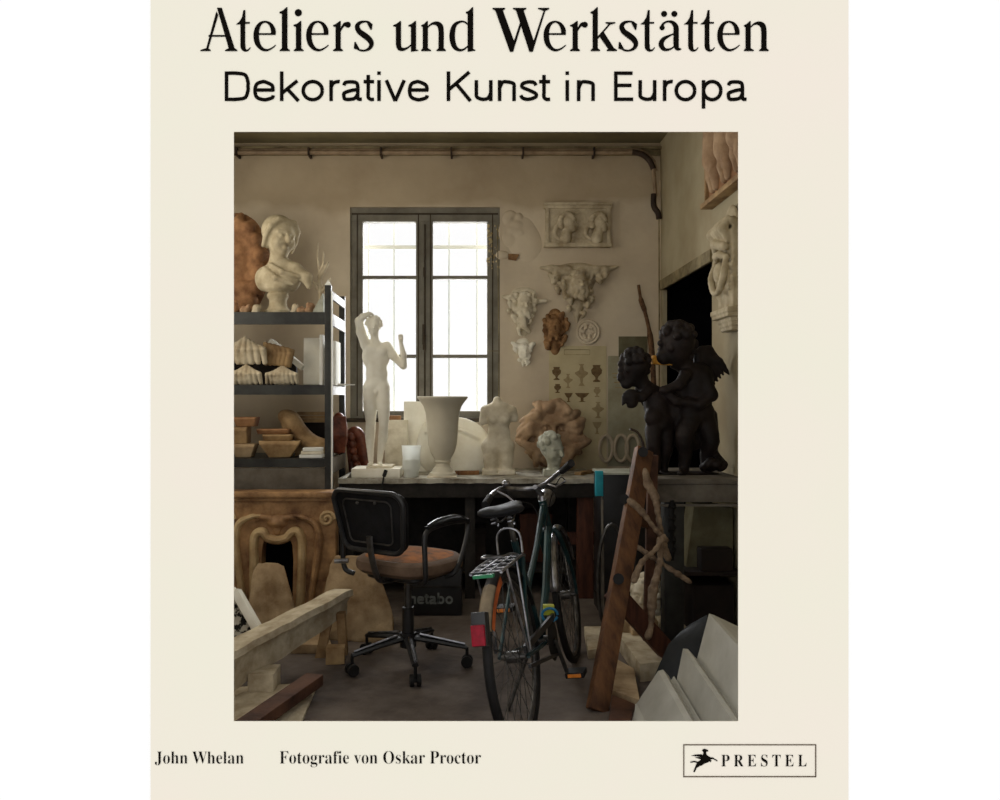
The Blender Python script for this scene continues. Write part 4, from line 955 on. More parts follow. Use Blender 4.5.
for i, (px, w, hh, m) in enumerate(((257, 9, 10, 'plaster_old'), (246, 9, 8, 'pink_clay'), (235, 9, 12, 'terracotta'), (295, 7, 8, 'plaster_old'), (303, 10, 6, 'pink_clay'), (309.5, 7, 9, 'pink_clay'))):
    d = 5.4; s = d / F; S = SDF(); S.ell((0, 0, hh * .45), (w * .52, 5, hh * .5), k=2)
    for k in range(5): S.ell((rn.uniform(-w, w) * .4, rn.uniform(-3, 1), rn.uniform(1, hh)), rn.uniform(2, 3.4), k=1)
    o = sculpt(S, 'cast_fragment', m, on_shelf(px, d, ZT), s, h=.8, floor=0, seed=i); tag(o, lab[i], 'fragment')

# second shelf: fluted capitals, scroll bracket, panels
def fluted(name, label, px, d, zb, w, hh, m, n=7, lift=0, rot=0):
    s = d / F; S = SDF(); 
    for i in range(n):
        t = (i / (n - 1) - .5) * 2; x = t * w
        S.chain([(x * .55, -3, hh * .98 - abs(t) * hh * .28), (x * .95, -7, hh * .55), (x, -4, 2)], [w / n * .85, w / n * 1.1, w / n * .9], k=.8)
    S.ell((0, 0, hh * .4), (w * .9, 8, hh * .42), k=2)
    o = sculpt(S, name, m, (X(px, d), d, zb + lift + .001), s, h=.85, floor=0, rotz=rot); tag(o, label, 'cast'); return o
fluted('fluted_capital', 'fluted cream capital standing in the lower row on the far left of the middle shelf', 247, 5.42, Z2, 15, 20, 'plaster_old')
fluted('fluted_capital', 'fluted cream capital under the striped scroll bracket on the middle shelf', 283, 5.42, Z2, 15, 19, 'plaster_old', 8)
fluted('fluted_shell', 'dome shaped fluted shell cast resting on top of the left capital', 246, 5.44, Z2, 20, 27, 'plaster_old', 7, lift=20.5 * 5.44 / F)
d = 5.5; s = d / F; e = empty('scroll_corbel', on_shelf(279, d, Z2 + 19.5 * s), 'striped brown scroll corbel with a white flat back resting on the fluted capitals', 'corbel')
S = SDF()
for i in range(6): S.chain([(-13 + i * 4.4, -3, 22 - i * 1.2), (-10 + i * 4.4, -7, 12), (-12 + i * 4.2, -5, 2)], [2.4, 2.8, 2.2], k=.6)
S.box((0, 0, 10), (13, 5, 9), (0, .2, 0), k=2); sculpt(S, 'corbel_body', 'wood_pale', on_shelf(279, d, Z2 + 19.5 * s), s, h=.8, parent=e)
MB().beam(P(271, 341, 5.6), P(303, 368, 5.6), .10, .034, up=(.6, 0, 1)).build('corbel_back', 'plaster_bright', e)
o = MB().box((X(313.5, 5.62), 5.62, Z2 + .172), (.135, .04, .33), (math.radians(-4), 0, 0)).build('worn_slab', 'plaster_bright', bevel=.006); tag(o, 'worn plaster panel standing upright near the post on the middle shelf', 'panel')
o = MB().box((X(322.2, 5.42), 5.44, Z2 + .171), (.022, .12, .34)).build('white_board', 'paper_white', bevel=.002); tag(o, 'thin white board standing just left of the front post on the middle shelf', 'board')
o = MB().box((X(336, 5.55), 5.52, Z2 + .152), (.04, .2, .30)).build('white_folder', 'paper_white', bevel=.002); tag(o, 'white folder standing behind the front post on the middle shelf', 'folder')
o = MB().hull([(SX1 - .06, 5.5, Z2 + .001), (SX1 + .12, 5.55, Z2 + .004), (SX1 + .1, 5.62, Z2 + .004), (SX1 - .06, 5.66, Z2 + .001), (SX1 - .06, 5.5, Z2 + .018), (SX1 + .12, 5.55, Z2 + .01), (SX1 - .06, 5.66, Z2 + .018)]).build('loose_papers', 'paper_white'); tag(o, 'white papers sticking out past the shelf post on the middle shelf', 'papers')
o = MB().box((X(262, 5.75), 5.75, Z2 + .093), (.5, .05, .18)).build('grey_back_panel', 'shadow_box'); tag(o, 'dark panel at the back of the middle shelf behind the fluted capitals', 'panel')

# third shelf: clay brackets, bowls, planks
def wedge(name, label, px0, px1, py0, py1, d, m, cut=.25, depth=.12, cat='bracket'):
    x0, x1, z0, z1 = X(px0, d), X(px1, d), Z(py1, d), Z(py0, d); w = x1 - x0
    b = MB().hull([(x0, d, z1), (x1, d, z1), (x0 + w * cut, d + .01, z0), (x1 - w * cut, d + .01, z0), (x0, d + depth, z1), (x1, d + depth, z1), (x0 + w * cut, d + depth, z0), (x1 - w * cut, d + depth, z0), (x0 + w * .03, d - .01, z1 - (z1 - z0) * .2), (x1 - w * .03, d - .01, z1 - (z1 - z0) * .2)])
    o = b.build(name, m, bevel=.006); tag(o, label, cat); return o
zb = 459.0
wedge('clay_bracket', 'tapered pale clay bracket lying in the middle of the lower shelf', 258, 300, 441, 457.6, 5.36, 'wood_pale', .25, .07)
wedge('clay_bracket', 'dark tapered bracket at the far left of the lower shelf', 230, 255, 444, 457.6, 5.36, 'stone', .2)
wedge('clay_slab', 'thin slab resting on the middle tapered bracket, lower of two', 262, 291, 434.5, 440.8, 5.37, 'wood_pale', .03, cat='slab')
wedge('clay_slab', 'thin reddish slab resting uppermost on the middle tapered bracket', 256, 288, 429, 434.2, 5.37, 'terracotta', .03, cat='slab')
wedge('clay_block', 'square clay block on the far left bracket of the lower shelf', 230, 247, 427, 443.7, 5.37, 'wood_pale', .04, cat='block')
wedge('clay_block', 'small flat clay block topping the pile at the far left of the lower shelf', 233, 256, 417, 426.7, 5.37, 'terracotta', .1, cat='block')
d = 5.52; s = d / F; S = SDF()
S.chain([(-20, 0, 40), (-12, -2, 36), (-4, -3, 24), (8, -2, 13), (22, 0, 10)], [6, 8, 8, 8, 6], k=3, n=3); S.ell((-16, -3, 32), (6, 4, 9), k=2); S.chain([(-6, -9, 26), (4, -9, 16), (16, -8, 12)], [2, 2.4, 2], k=1)
S.box((8, 2, 5), (16, 5, 5), k=3)
o = sculpt(S, 'curved_clay_bracket', 'wood_pale', on_shelf(304, d, Z3), s, h=.95, floor=0); tag(o, 'large curved clay scroll bracket near the post on the lower shelf', 'bracket')
for i, lb in enumerate(('lowest white book lying flat at the front of the lower shelf by the post', 'middle white book in the flat stack by the post on the lower shelf', 'top white book in the flat stack by the post on the lower shelf')):
    o = MB().box((X(311 + i * .6, 5.36), 5.40, Z3 + .012 + i * .0225), (.15 - i * .01, .12, .021), (0, 0, .05 * i)).build('flat_book', 'paper_white' if i != 1 else 'plaster', bevel=.002); tag(o, lb, 'book', group='white books lying flat on the lower shelf')
for i, lb in enumerate(('lowest pale plank at the back of the lower shelf', 'middle plank of the small stack at the back of the lower shelf', 'topmost plank of the small stack at the back of the lower shelf')):
    o = MB().box((X(315, 5.7), 5.72, Z3 + .24 + i * .026), (.3 - .03 * i, .1, .022), (0, 0, -.05 * i)).build('short_plank', 'wood_pale', bevel=.002); tag(o, lb, 'plank', group='planks on the lower shelf')
o = MB().box((X(315, 5.72), 5.73, Z3 + .1145), (.2, .14, .227)).build('storage_carton', 'shadow_box'); tag(o, 'dark carton carrying three short planks at the back of the lower shelf', 'carton')
d = 5.62; s = d / F; S = SDF(); S.ell((0, 0, 22), (9, 8, 21), k=3)
for i in range(7): S.chain([(-6 + i * 2, -6, 4), (-5 + i * 2, -9, 20), (-6 + i * 2.2, -6, 38)], [1.6, 2, 1.4], k=.7)
o = sculpt(S, 'glazed_ornament', 'red_carving', (X(339, d), d, Z3 - .101), s, h=.9, floor=0); o.location.z = Z3 + .001; tag(o, 'shiny reddish ribbed ornament on the lower shelf behind the front post', 'ornament')

# ------------------------------------------------------------------ ochre marble chimneypiece
d = 5.1; ZM = Z(492, d); mx = X(277, d); mw = X(340, d) - mx
ch = empty('marble_chimneypiece', (mx, d + .05, 0), 'carved ochre marble chimneypiece standing under the left shelves', 'chimneypiece')
b = MB().bb(mx - mw, mx + mw, d - .02, d + .16, ZM - .035, ZM); b.bb(mx - mw + .02, mx + mw - .02, d - .005, d + .15, ZM - .06, ZM - .035); b.build('mantel_shelf', 'marble', ch, bevel=.008)
def op(t):  # opening arch half width / height
    return t
x = lambda px: X(px, d)
z = lambda py: Z(py, d)
ocx = x(277)
arch = [(x(262), 0), (x(261), z(560)), (x(262), z(545)), (x(264), z(540.5)), (x(290), z(540.5)), (x(292), z(545)), (x(293), z(560)), (x(292), 0)]
outer_l = [(mx - mw + .03, 0), (mx - mw + .03, ZM - .06), (ocx, ZM - .06), (ocx, z(540.5))] + list(reversed(arch[:4]))
outer_r = [(mx + mw - .03, 0), (mx + mw - .03, ZM - .06), (ocx, ZM - .06), (ocx, z(540.5))] + arch[4:]
b = MB().prism(outer_l, d + .01, d + .12); b.prism(outer_r[::-1], d + .01, d + .12); b.build('chimneypiece_body', 'marble', ch)
MB().tube(catmull([(x(255), d, .02), (x(254), d, z(590)), (x(254), d, z(560)), (x(254), d, z(541)), (x(257), d, z(533)), (x(263), d, z(532)), (x(268), d, z(538)), (x(277), d, z(540)), (x(286), d, z(538)), (x(292), d, z(532)), (x(298), d, z(532)), (x(302), d, z(541)), (x(302), d, z(560)), (x(301), d, z(590)), (x(300), d, .02)], 5), .036, 10, flat=.8).build('opening_surround', 'marble_cream', ch)
for q in (-1, 1):
    MB().tube(catmull([(x(277 + q * 33), d, .02), (x(277 + q * 36), d, z(585)), (x(277 + q * 40), d, z(560)), (x(277 + q * 42), d, z(540)), (x(277 + q * 38), d, z(524)), (x(277 + q * 26), d, z(517)), (x(277 + q * 16), d, z(516))], 5), [.03, .03, .034, .036, .03, .024, .016], 10, flat=.8).build('scroll_moulding', 'marble_cream' if q < 0 else 'marble', ch)
    MB().tube([(x(277 + q * 50) + (1 - t / 26) * .05 * math.cos(t * .5), d, z(519) + (1 - t / 26) * .05 * math.sin(t * .5)) for t in range(22)], .012, 8).build('volute', 'marble_cream', ch)
S = SDF(); S.ell((0, 0, 0), (11, 6, 7), k=2).ell((0, -3, -1), (6, 5, 4), k=1.5).chain([(-8, -2, 4), (-15, -2, 5), (-20, -1, 2)], [3, 2.5, 1.5]).chain([(8, -2, 4), (15, -2, 5), (20, -1, 2)], [3, 2.5, 1.5]).ell((0, -2, -8), (4, 3, 5), k=2)
sculpt(S, 'cartouche', 'marble', (ocx, d + .01, z(522)), d / F, h=.8, parent=ch)
b = MB().bb(x(258), x(296), d + .13, d + .15, .001, z(536)).build('opening_back', 'shade_black', ch)  # near-black sheet paints the shade inside the opening

# stone blocks in front
o = MB().hull([P(246, 628, 4.75), P(302, 632, 4.7), P(300, 618, 4.7), P(284, 566, 4.8), P(278, 563, 4.82), P(258, 563, 4.85), P(253, 570, 4.85), P(245, 612, 4.8), P(250, 622, 5.0), P(298, 620, 5.0), P(280, 568, 5.0), P(258, 568, 5.0)])
for v in o.v:
    if v.z < .12: v.z = 0
o = o.build('stone_block', 'stone', bevel=.006, displace=.012, dscale=.06); tag(o, 'rough tapering tan stone block left, before the chimneypiece opening', 'stone block')
o = MB().hull([P(326, 640, 4.5), P(394, 646, 4.42), P(392, 610, 4.45), P(378, 568, 4.5), P(362, 556, 4.55), P(336, 555, 4.6), P(330, 565, 4.6), P(322, 600, 4.6), P(324, 630, 4.8), P(394, 625, 4.8), P(366, 560, 4.8), P(338, 558, 4.8)])
for v in o.v:
    if v.z < .12: v.z = 0
o = o.build('stone_block', 'stone', bevel=.008, displace=.015, dscale=.08); tag(o, 'larger rough tan stone block beside the office chair', 'stone block')

# ------------------------------------------------------------------ left foreground
e = empty('mottled_frame', (X(246, 3.9), 3.95, 0), 'white framed panel with black and white mottled face at the left edge', 'panel')
A0 = P(222, 590, 4.0); 
b = MB(); pts = [P(228, 668, 3.9), P(264, 640, 3.9), P(236, 591, 4.0), P(205, 610, 4.0)]
def rim(pts, w, t, m, nm, par):
    b = MB(); n = len(pts)
    for i in range(n): b.beam(pts[i], pts[(i + 1) % n], t, w, up=(0, 1, 0))
    return b.build(nm, m, par, bevel=.004)
pts[0].z = max(pts[0].z, .02)
rim(pts, .05, .04, 'plaster_bright', 'frame_rim', e)
b = MB().add([p + Vector((0, .012, 0)) for p in pts] + [p + Vector((0, .03, 0)) for p in pts], [(0, 1, 2, 3), (7, 6, 5, 4), (0, 4, 5, 1), (1, 5, 6, 2), (2, 6, 7, 3), (3, 7, 4, 0)]); b.build('panel_face', 'mottled', e)
e = empty('long_cornice', (X(290, 4.0), 4.0, 0), 'long white plaster cornice length lying diagonally across the left foreground', 'cornice')
a0, a1 = P(205, 664, 3.45), P(347, 590, 4.3)
dirv = (a1 - a0).normalized(); side = Vector((dirv.y, -dirv.x, 0)).normalized()
b = MB(); 
n = 16; fs = []; vs = []
prof = [(-.10, 0), (.045, .012), (.05, -.02), (.02, -.035), (.005, -.09), (.0, -.2), (-.03, -.2), (-.1, -.05)]
for i in range(n + 1):
    t = i / n; c = a0.lerp(a1, t); tap = 1 - .15 * t; j = rnd.uniform(-.004, .004)
    for (u, v) in prof:
        vs.append(c + side * u * tap + Vector((0, 0, max((v if v > -.06 else v * (1 - .35 * t)) + j, -c.z + .01))))
m_ = len(prof)
for i in range(n):
    for k in range(m_): fs.append((i * m_ + k, i * m_ + (k + 1) % m_, (i + 1) * m_ + (k + 1) % m_, (i + 1) * m_ + k))
fs += [tuple(range(m_)), tuple(n * m_ + k for k in range(m_))]
b.add(vs, fs).build('cornice_length', 'plaster_old', e, angle=30)
MB().beam(a1 + Vector((-.02, -.08, -.1)), Vector((a1.x - .01, a1.y - .05, .0)), .045, .045, up=(0, 1, 0)).build('end_prop', 'wood_pale', e, bevel=.003)
MB().box((X(266, 3.75), 3.72, .05), (.12, .14, .10)).build('support_block', 'plaster_old', e, bevel=.006)
o = MB().beam(P(235, 735, 3.05), P(315, 679, 3.66), .085, .05).build('dark_timber', 'wood_dark', bevel=.004)
o.location.z += 0; tag(o, 'dark brown squared timber lying on the floor in the bottom left corner', 'timber')
o = MB().hull([P(215, 690, 3.7), P(318, 682, 3.78), P(300, 730, 3.28), P(205, 740, 3.2), P(205, 702, 3.55)])
for v in list(o.v): o.v.append(Vector((v.x, v.y, .001)))
o2 = MB().hull([(v.x, v.y, .001) for v in o.v] + [(v.x, v.y, .018) for v in o.v[:5]]).build('broken_slab', 'plaster_old', bevel=.004); tag(o2, 'broken pale plaster slab flat on the floor beneath the long cornice', 'slab')
b = MB().hull([P(290, 668, 4.25), P(332, 664, 4.25), P(326, 648, 4.5), P(302, 649, 4.5)]); q = [(v.x, v.y) for v in b.v]
o = MB().hull([(a, c, .001) for a, c in q] + [(a, c, .05) for a, c in q]).build('flat_stone', 'stone', bevel=.006); tag(o, 'flat tan stone lying on the floor behind the end of the cornice', 'stone')
o = MB().box((X(335, 4.1), 4.12, .041), (.095, .09, .08), (0, 0, .1)).build('wood_block', 'wood_pale', bevel=.004); tag(o, 'small pale wood block on the floor near the chair castor', 'wood block')
o = MB().beam(P(319, 664, 4.2) , P(328, 618, 4.23), .05, .04, up=(0, 1, 0)).build('wooden_peg_strip', 'wood_pale', bevel=.003); tag(o, 'narrow upright wooden strip beside the larger stone block', 'strip')

# ------------------------------------------------------------------ right side
# table carrying the bronze children
TX0, TX1, TY0, TY1, TZ = X(654, 4.3), XR - .01, 4.26, 4.97, .93
tb = empty('side_table', ((TX0 + TX1) / 2, 4.6, 0), 'grey topped side table along the right wall under the bronze children', 'table')
MB().bb(TX0, TX1, TY0, TY1, TZ - .028, TZ).build('table_top', 'grey_board', tb, bevel=.003)
MB().bb(TX0 + .01, TX1, TY0 + .01, TY0 + .04, TZ - .125, TZ - .03).build('front_rail', 'grey_board', tb, bevel=.003)
MB().bb(TX0 + .03, TX1, TY0 + .02, TY0 + .03, TZ - .15, TZ - .138).build('lower_edge', 'steel_light', tb)
for px in (671,):
    MB().bb(X(664, TY0 + .05), X(684, TY0 + .05), TY0 + .045, TY0 + .13, 0, TZ - .031).build('leg', 'steel', tb, bevel=.004)
MB().bb(TX1 - .07, TX1 - .01, TY1 - .1, TY1 - .04, 0, TZ - .031).build('leg', 'apron', tb); MB().bb(TX0 + .02, TX0 + .08, TY1 - .1, TY1 - .04, 0, TZ - .031).build('leg', 'apron', tb)
MB().bb(TX0 + .09, TX1 - .005, TY0 + .06, TY1 - .02, .40, .42).build('lower_shelf', 'shadow_box', tb)
g = MB()
for i in range(5): g.cyl((X(672, 4.28), 4.27, Z(505 + i * 11, 4.28)), (X(672, 4.28), 4.29, Z(509 + i * 11, 4.28)), .02, 10)
g.cyl((X(672, 4.27), 4.275, Z(560, 4.28)), (X(672, 4.27), 4.275, Z(500, 4.28)), .012, 10); g.build('vise_screw', 'rubber', tb)
# lower contents
o = MB().hull([(X(686, 4.45), 4.45, .421), (XR - .02, 4.45, .421), (XR - .02, 4.45, .75), (X(694, 4.45), 4.45, .77), (X(686, 4.45), 4.62, .421), (XR - .02, 4.62, .421), (XR - .02, 4.62, .75), (X(694, 4.45), 4.62, .77)]).build('olive_panel_box', 'olive', bevel=.005); tag(o, 'olive grey box standing on the lower shelf of the side table', 'box')
o = MB().box((X(716, 4.36), 4.385, .421 + .06), (.17, .09, .12)).build('brown_carton', 'shadow_box', bevel=.004); tag(o, 'small brown carton in front of the olive box on the lower shelf', 'carton')
o = MB().bb(X(694, 4.4), XR - .03, 4.40, 4.75, .001, .33).build('dark_crate', 'shadow_box', bevel=.008); tag(o, 'dark crate on the floor under the side table', 'crate')
# thin glass topped stand with teal corner between bench and table
e = empty('glass_display_box', (X(625, 5.0), 5.0, 0), 'dark glass sided box with a teal corner between workbench and side table', 'display box')
gx0, gx1 = X(600, 5.05), X(652, 5.0)
MB().bb(gx0, gx1, 5.02, 5.3, .1, Z(474, 5.05)).build('box_side', 'black', e, bevel=.003)
MB().bb(gx0 - .01, gx1, 5.0, 5.31, Z(474, 5.05), Z(472, 5.05)).build('glass_top', 'plaster_grey', e)
MB().bb(X(595, 5.02), X(602.5, 5.02), 4.99, 5.03, Z(496, 5.0), Z(471, 5.0)).build('teal_corner', 'cyan', e, bevel=.002)
for xx_ in (gx0 + .002, gx1 - .01): MB().bb(xx_, xx_ + .008, 5.005, 5.018, 0, Z(474, 5.05)).build('metal_edge', 'steel_light', e)
MB().bb(gx0, gx1, 5.02, 5.3, .0, .099).build('box_plinth', 'apron', e)
e = empty('metal_hoop', (X(612, 4.75), 4.8, 0), 'thin pale metal hoop standing beside the wooden easel post', 'hoop')
MB().tube([P(612, 580, 4.8) + Vector((.085 * math.cos(a * math.pi / 14), 0, .335 * math.sin(a * math.pi / 14))) for a in range(28)], .011, 8, closed=True).build('hoop_ring', 'grey_metal', e)
MB().tube([Vector((X(604, 4.8), 4.8, .0)), P(602.5, 500, 4.8)], .006, 6).build('hoop_rod', 'steel_light', e)

# bronze winged children
d = 4.52; s = d / F; S = SDF(); rn = random.Random(77); OX, OZ = 690, 468 + 1
def q(px, py, y=0): return (px - OX, y, OZ - py)
S.ell(q(688, 470, 4), (37, 16, 4), k=2); S.ell(q(677, 402, 4), (15, 9, 26), k=3); S.ell(q(700, 372, 4), (15, 10, 14), k=4); S.ell(q(690, 425, 6), (20, 7, 22), k=3); S.ell(q(662, 430, 6), (10, 6, 26), k=3)
# left child
head(S, q(634, 363, -2), 14.5, (.2, .05, -2.5), hair='curls', seed=41); S.ell(q(620, 372, -3), (4, 4, 5), k=2); S.ell(q(626, 379, -3), (6, 5, 5), k=3)
for i in range(16): S.ell(q(634 + 14 * math.cos(i * .42 + 1.2), 361 + 14.5 * math.sin(i * .42 + 1.2), -2), 3.2, k=.8)
S.cap(q(640, 376, 0), q(648, 384, 2), 7, 8, 4)
S.ell(q(657, 400, 2), (13, 11, 20), (0, -.15, 0), k=4); S.ell(q(660, 418, 2), (13.5, 11, 12), k=4); S.ell(q(651, 412, -6), (8, 6, 9), k=4)
S.chain([q(648, 385, -4), q(640, 392, -8), q(631, 389, -10)], [5.5, 5, 3.5], k=2); S.ell(q(629, 391, -10), (8, 6, 7), k=2); S.ell(q(630, 397, -10), (6, 5, 6), k=2)
for i in range(4): S.chain([q(627, 388 + i * 2.6, -11), q(622, 389 + i * 2.8, -12), q(620.5, 392 + i * 2.6, -11)], [1.6, 1.4, 1.1], k=.6)
S.chain([q(632, 398, -10), q(627, 401, -10)], [2.6, 2], k=1)
S.chain([q(653, 424, -2), q(652, 440, -6), q(655, 455, -2), q(655, 465, -2)], [8.5, 6.5, 5.4, 4], k=2, n=3); S.cap(q(655, 465, -3), q(650, 467, -11), 3.4, 2.8)
S.chain([q(666, 424, 3), q(667, 442, 3), q(665, 456, 6), q(665, 465, 6)], [8.5, 6.5, 5, 3.8], k=2, n=3)
S.chain([q(664, 386, -3), q(674, 396, -9), q(690, 398, -11)], [5.5, 5, 4], k=2)
# right child
head(S, q(677, 341, -2), 17.5, (.3, .1, -2.4), hair='curls', seed=42); S.ell(q(663, 352, -3), (8, 7, 8), k=4)
for i in range(18): S.ell(q(677 + 17.5 * math.cos(i * .36), 340 + 17.5 * math.sin(i * .36), -3), 3.2, k=.8)
S.cap(q(682, 358, 2), q(690, 366, 2), 8, 9, 4)
S.ell(q(697, 384, 2), (16, 12, 24), (0, .05, 0), k=4); S.ell(q(698, 408, 2), (17, 13, 15), k=4); S.ell(q(688, 404, -6), (9, 6, 10), k=4)
S.chain([q(684, 370, -6), q(676, 380, -12), q(664, 384, -13)], [6.2, 5.4, 4], k=2); S.ell(q(661, 385, -13), (5, 4, 4.4), k=1.5)
S.chain([q(704, 372, -2), q(709, 390, -8), q(696, 400, -12)], [6.5, 6, 4.5], k=3)
S.chain([q(690, 416, -3), q(682, 430, -9), q(684, 448, -5), q(683, 464, -3)], [10.5, 8.5, 6.4, 4.4], k=2, n=3); S.cap(q(683, 465, -4), q(677, 467, -13), 3.6, 3)
S.chain([q(706, 418, 2), q(711, 436, 0), q(708, 450, 6), q(708, 464, 5)], [10.5, 8, 6, 4.4], k=2, n=3)
S.chain([q(713, 410, 6), q(716, 430, 7), q(714, 448, 5), q(722, 460, 2)], [6, 5, 5, 6], k=2); 
for i in range(8): S.ell(q(704 + i * 2.6, 462 - (i % 3) * 3, -3 + rn.uniform(-4, 4)), (5, 5, 4.4), k=1)
# wings: feathers
for i in range(7):
    t = i / 6; S.chain([q(700, 348 + i * 3, 8), q(712 - i * .6, 344 + i * 5, 11), q(729 - i * 3, 366 + i * 3.2, 9)], [4.4, 4.6, 1.3], k=1.2, n=2)
S.ell(q(706, 350, 9), (9, 4.5, 9), k=2)
S.chain([q(712, 352, 10), q(722, 356, 9), q(731.5, 369, 8)], [4.4, 4, 1], k=1.2, n=3)
for i in range(4): S.chain([q(650, 378, 9), q(644 - i, 372 + i * 4, 13), q(640 + i * 2, 388 + i * 4, 12)], [3, 3.4, 1.2], k=1)
o = sculpt(S, 'bronze_winged_children', 'bronze', (X(OX, d), d, TZ + .001), s, h=1.0, floor=0); tag(o, 'dark bronze group of two embracing winged children standing on the side table', 'statue')
o = MB().box(P(662, 360.5, d + .0), (.115, .05, .05), (0, .06, 0)).build('yellow_foam_piece', 'sponge', bevel=.006, displace=.008, dscale=.03); tag(o, 'yellow foam piece wedged between the heads of the two bronze children', 'foam')

# corbel and relief on the right wall
def ex(S):
    for i in range(5): S.box((0, 2, -92 - i * 4.2), (24 - i * 1.6 + (3 if i < 2 else 0), 10 - i * 1.2 + (3 if i < 2 else 0), 2), k=.8)
    S.box((0, 5, -48), (22, 9, 44), k=3)
    for q in (-1, 1): S.chain([(q * 16, -9, -44), (q * 20, -12, -56), (q * 11, -13, -70), (q * 2, -13, -74)], [3.2, 3.6, 3.2, 2.6], k=1, n=3)
    S.chain([(-16, -8, -40), (-6, -12, -36), (6, -12, -36), (16, -8, -40)], [3, 3.6, 3.6, 3], k=1); S.ell((0, -10, -54), (9, 6, 11), k=2)
    S.chain([(-20, -7, -30), (-4, -13, -24), (16, -10, -30)], [4, 5, 4], k=1.5)
    for i in range(6): S.chain([(-18 + i * 7, -7, -22), (-20 + i * 7.4, -12, -12), (-16 + i * 7, -8, -3)], [4, 5, 3], k=1.4)
ornament('hanging_corbel', 'large pale plaster corbel with scrolls high on the right wall beside the doorway', 'bust_plaster', 0, 0, (80, lambda t: 20), 6, 51, rad=(2.2, 3.4), extra=ex, rotz=-math.pi / 2, loc=(XR - .036, 4.46, Z(223, 4.55)), scale=.0056, h=.9)
e = empty('hanging_terracotta_relief', (XR, 4.55, 2.54), 'framed terracotta relief with figures high on the right wall in the upper corner', 'relief')
MB().bb(XR - .035, XR, 4.15, 4.86, 2.54, 3.25).build('relief_back', 'terracotta', e, bevel=.003)
MB().bb(XR - .075, XR, 4.1, 4.9, 2.515, 2.545).build('frame_ledge', 'wood_pale', e, bevel=.003); MB().bb(XR - .055, XR, 4.86, 4.885, 2.545, 3.25).build('frame_side', 'wood_pale', e, bevel=.003)
for yy_, sd in ((4.72, 1), (4.5, 2), (4.28, 3)):
    S = SDF(); S.ell((0, 0, 62), (6, 5, 7.5), k=2).cap((0, 0, 52), (0, 0, 22), 9, 10, 4).chain([(-3, 0, 24), (-4, -1, 10), (-4, 0, 0)], [6, 5, 3.4]).chain([(4, 0, 24), (6, -1, 10), (5, 0, 0)], [6, 5, 3.4]).chain([(-8, 0, 50), (-14, -2, 40), (-8, -4, 32)], [3.6, 3, 2.4]).chain([(8, 0, 50), (15, -2, 58), (13, -2, 70)], [3.6, 3, 2.4]).chain([(-9, 0, 46), (-12, 0, 20), (-10, 0, 4)], [3, 3, 2])
    sculpt(S, 'relief_figure', 'mask_clay', (XR - .04, yy_, 2.60), .0074, h=.9, parent=e, rotz=-math.pi / 2, back=3)

# ------------------------------------------------------------------ office chair
CXc, CYc = X(408, 4.06), 4.06
oc = empty('office_chair', (CXc, CYc, 0), 'black office swivel chair with an orange and tan seat standing before the workbench', 'chair')
fa = math.radians(34); fw = Vector((math.sin(fa), math.cos(fa), 0)); rt = Vector((math.cos(fa), -math.sin(fa), 0)); C0 = Vector((CXc, CYc, 0))
def cp(r, f, z): return C0 + rt * r + fw * f + Vector((0, 0, z))
def slab(b, r0, r1, f0, f1, z0, z1, rr=.07, n=6, puff=0):
    """rounded-corner cushion in chair axes"""
    pts = []
    for cx_, cf_, a0 in ((r1 - rr, f1 - rr, 0), (r0 + rr, f1 - rr, 90), (r0 + rr, f0 + rr, 180), (r1 - rr, f0 + rr, 270)):
        for i in range(n + 1):
            a = math.radians(a0 + 90 * i / n); pts.append((cx_ + rr * math.cos(a), cf_ + rr * math.sin(a)))
    m = len(pts); cr = (r0 + r1) / 2; cf = (f0 + f1) / 2; vs = []; lev = [(z0, .9), (z0 + (z1 - z0) * .25, .985), ((z0 + z1) / 2, 1.0), (z0 + (z1 - z0) * .8, .985), (z1, .9), (z1 + puff, .6), (z1 + puff * 1.2, .2)]
    for z_, q in lev:
        for (r, f) in pts: vs.append(cp(cr + (r - cr) * q, cf + (f - cf) * q, z_))
    fs = [(i * m + k, i * m + (k + 1) % m, (i + 1) * m + (k + 1) % m, (i + 1) * m + k) for i in range(len(lev) - 1) for k in range(m)]
    fs += [tuple(range(m))[::-1], tuple((len(lev) - 1) * m + k for k in range(m))]
    b.add(vs, fs); return b
slab(MB(), -.25, .25, -.22, .25, .49, .565, .17).build('seat', 'cushion', oc)
slab(MB(), -.21, .21, -.18, .21, .556, .569, .14, puff=.012).build('seat_fabric', 'cushion_top', oc)  # smaller orange top, its colour also paints the lit patch of the seat
slab(MB(), -.17, .17, -.15, .17, .455, .487, .05).build('seat_pan', 'black', oc)
# backrest, tilted a little back
def bp(r, z, off): return cp(r, -.245 - (z - .6) * .22 + off + .35 * r * r, z)
def back_pts(w0, w1, z0, z1, rr, n=6):
    pts = []
    for sr, cz, a0, w in ((1, z1 - rr, 0, w1), (-1, z1 - rr, 90, w1), (-1, z0 + rr, 180, w0), (1, z0 + rr, 270, w0)):
        for i in range(n + 1):
            a = math.radians(a0 + 90 * i / n); pts.append((sr * (w - rr) + rr * math.cos(a), cz + rr * math.sin(a)))
    return pts
pts = back_pts(.19, .215, .625, .915, .06); m_ = len(pts)
b = MB(); b.add([bp(r, z_, -.02) for r, z_ in pts] + [bp(r, z_, .02) for r, z_ in pts], [tuple(range(m_)), tuple(range(2 * m_ - 1, m_ - 1, -1))] + [(i, m_ + i, m_ + (i + 1) % m_, (i + 1) % m_) for i in range(m_)]); bk = b.build('backrest', 'black_leather', oc, bevel=.006)
MB().tube([bp(r, z_, -.024) for r, z_ in pts], .013, 8, closed=True).build('backrest_rim', 'black', oc)
inn = back_pts(.135, .15, .665, .875, .03)
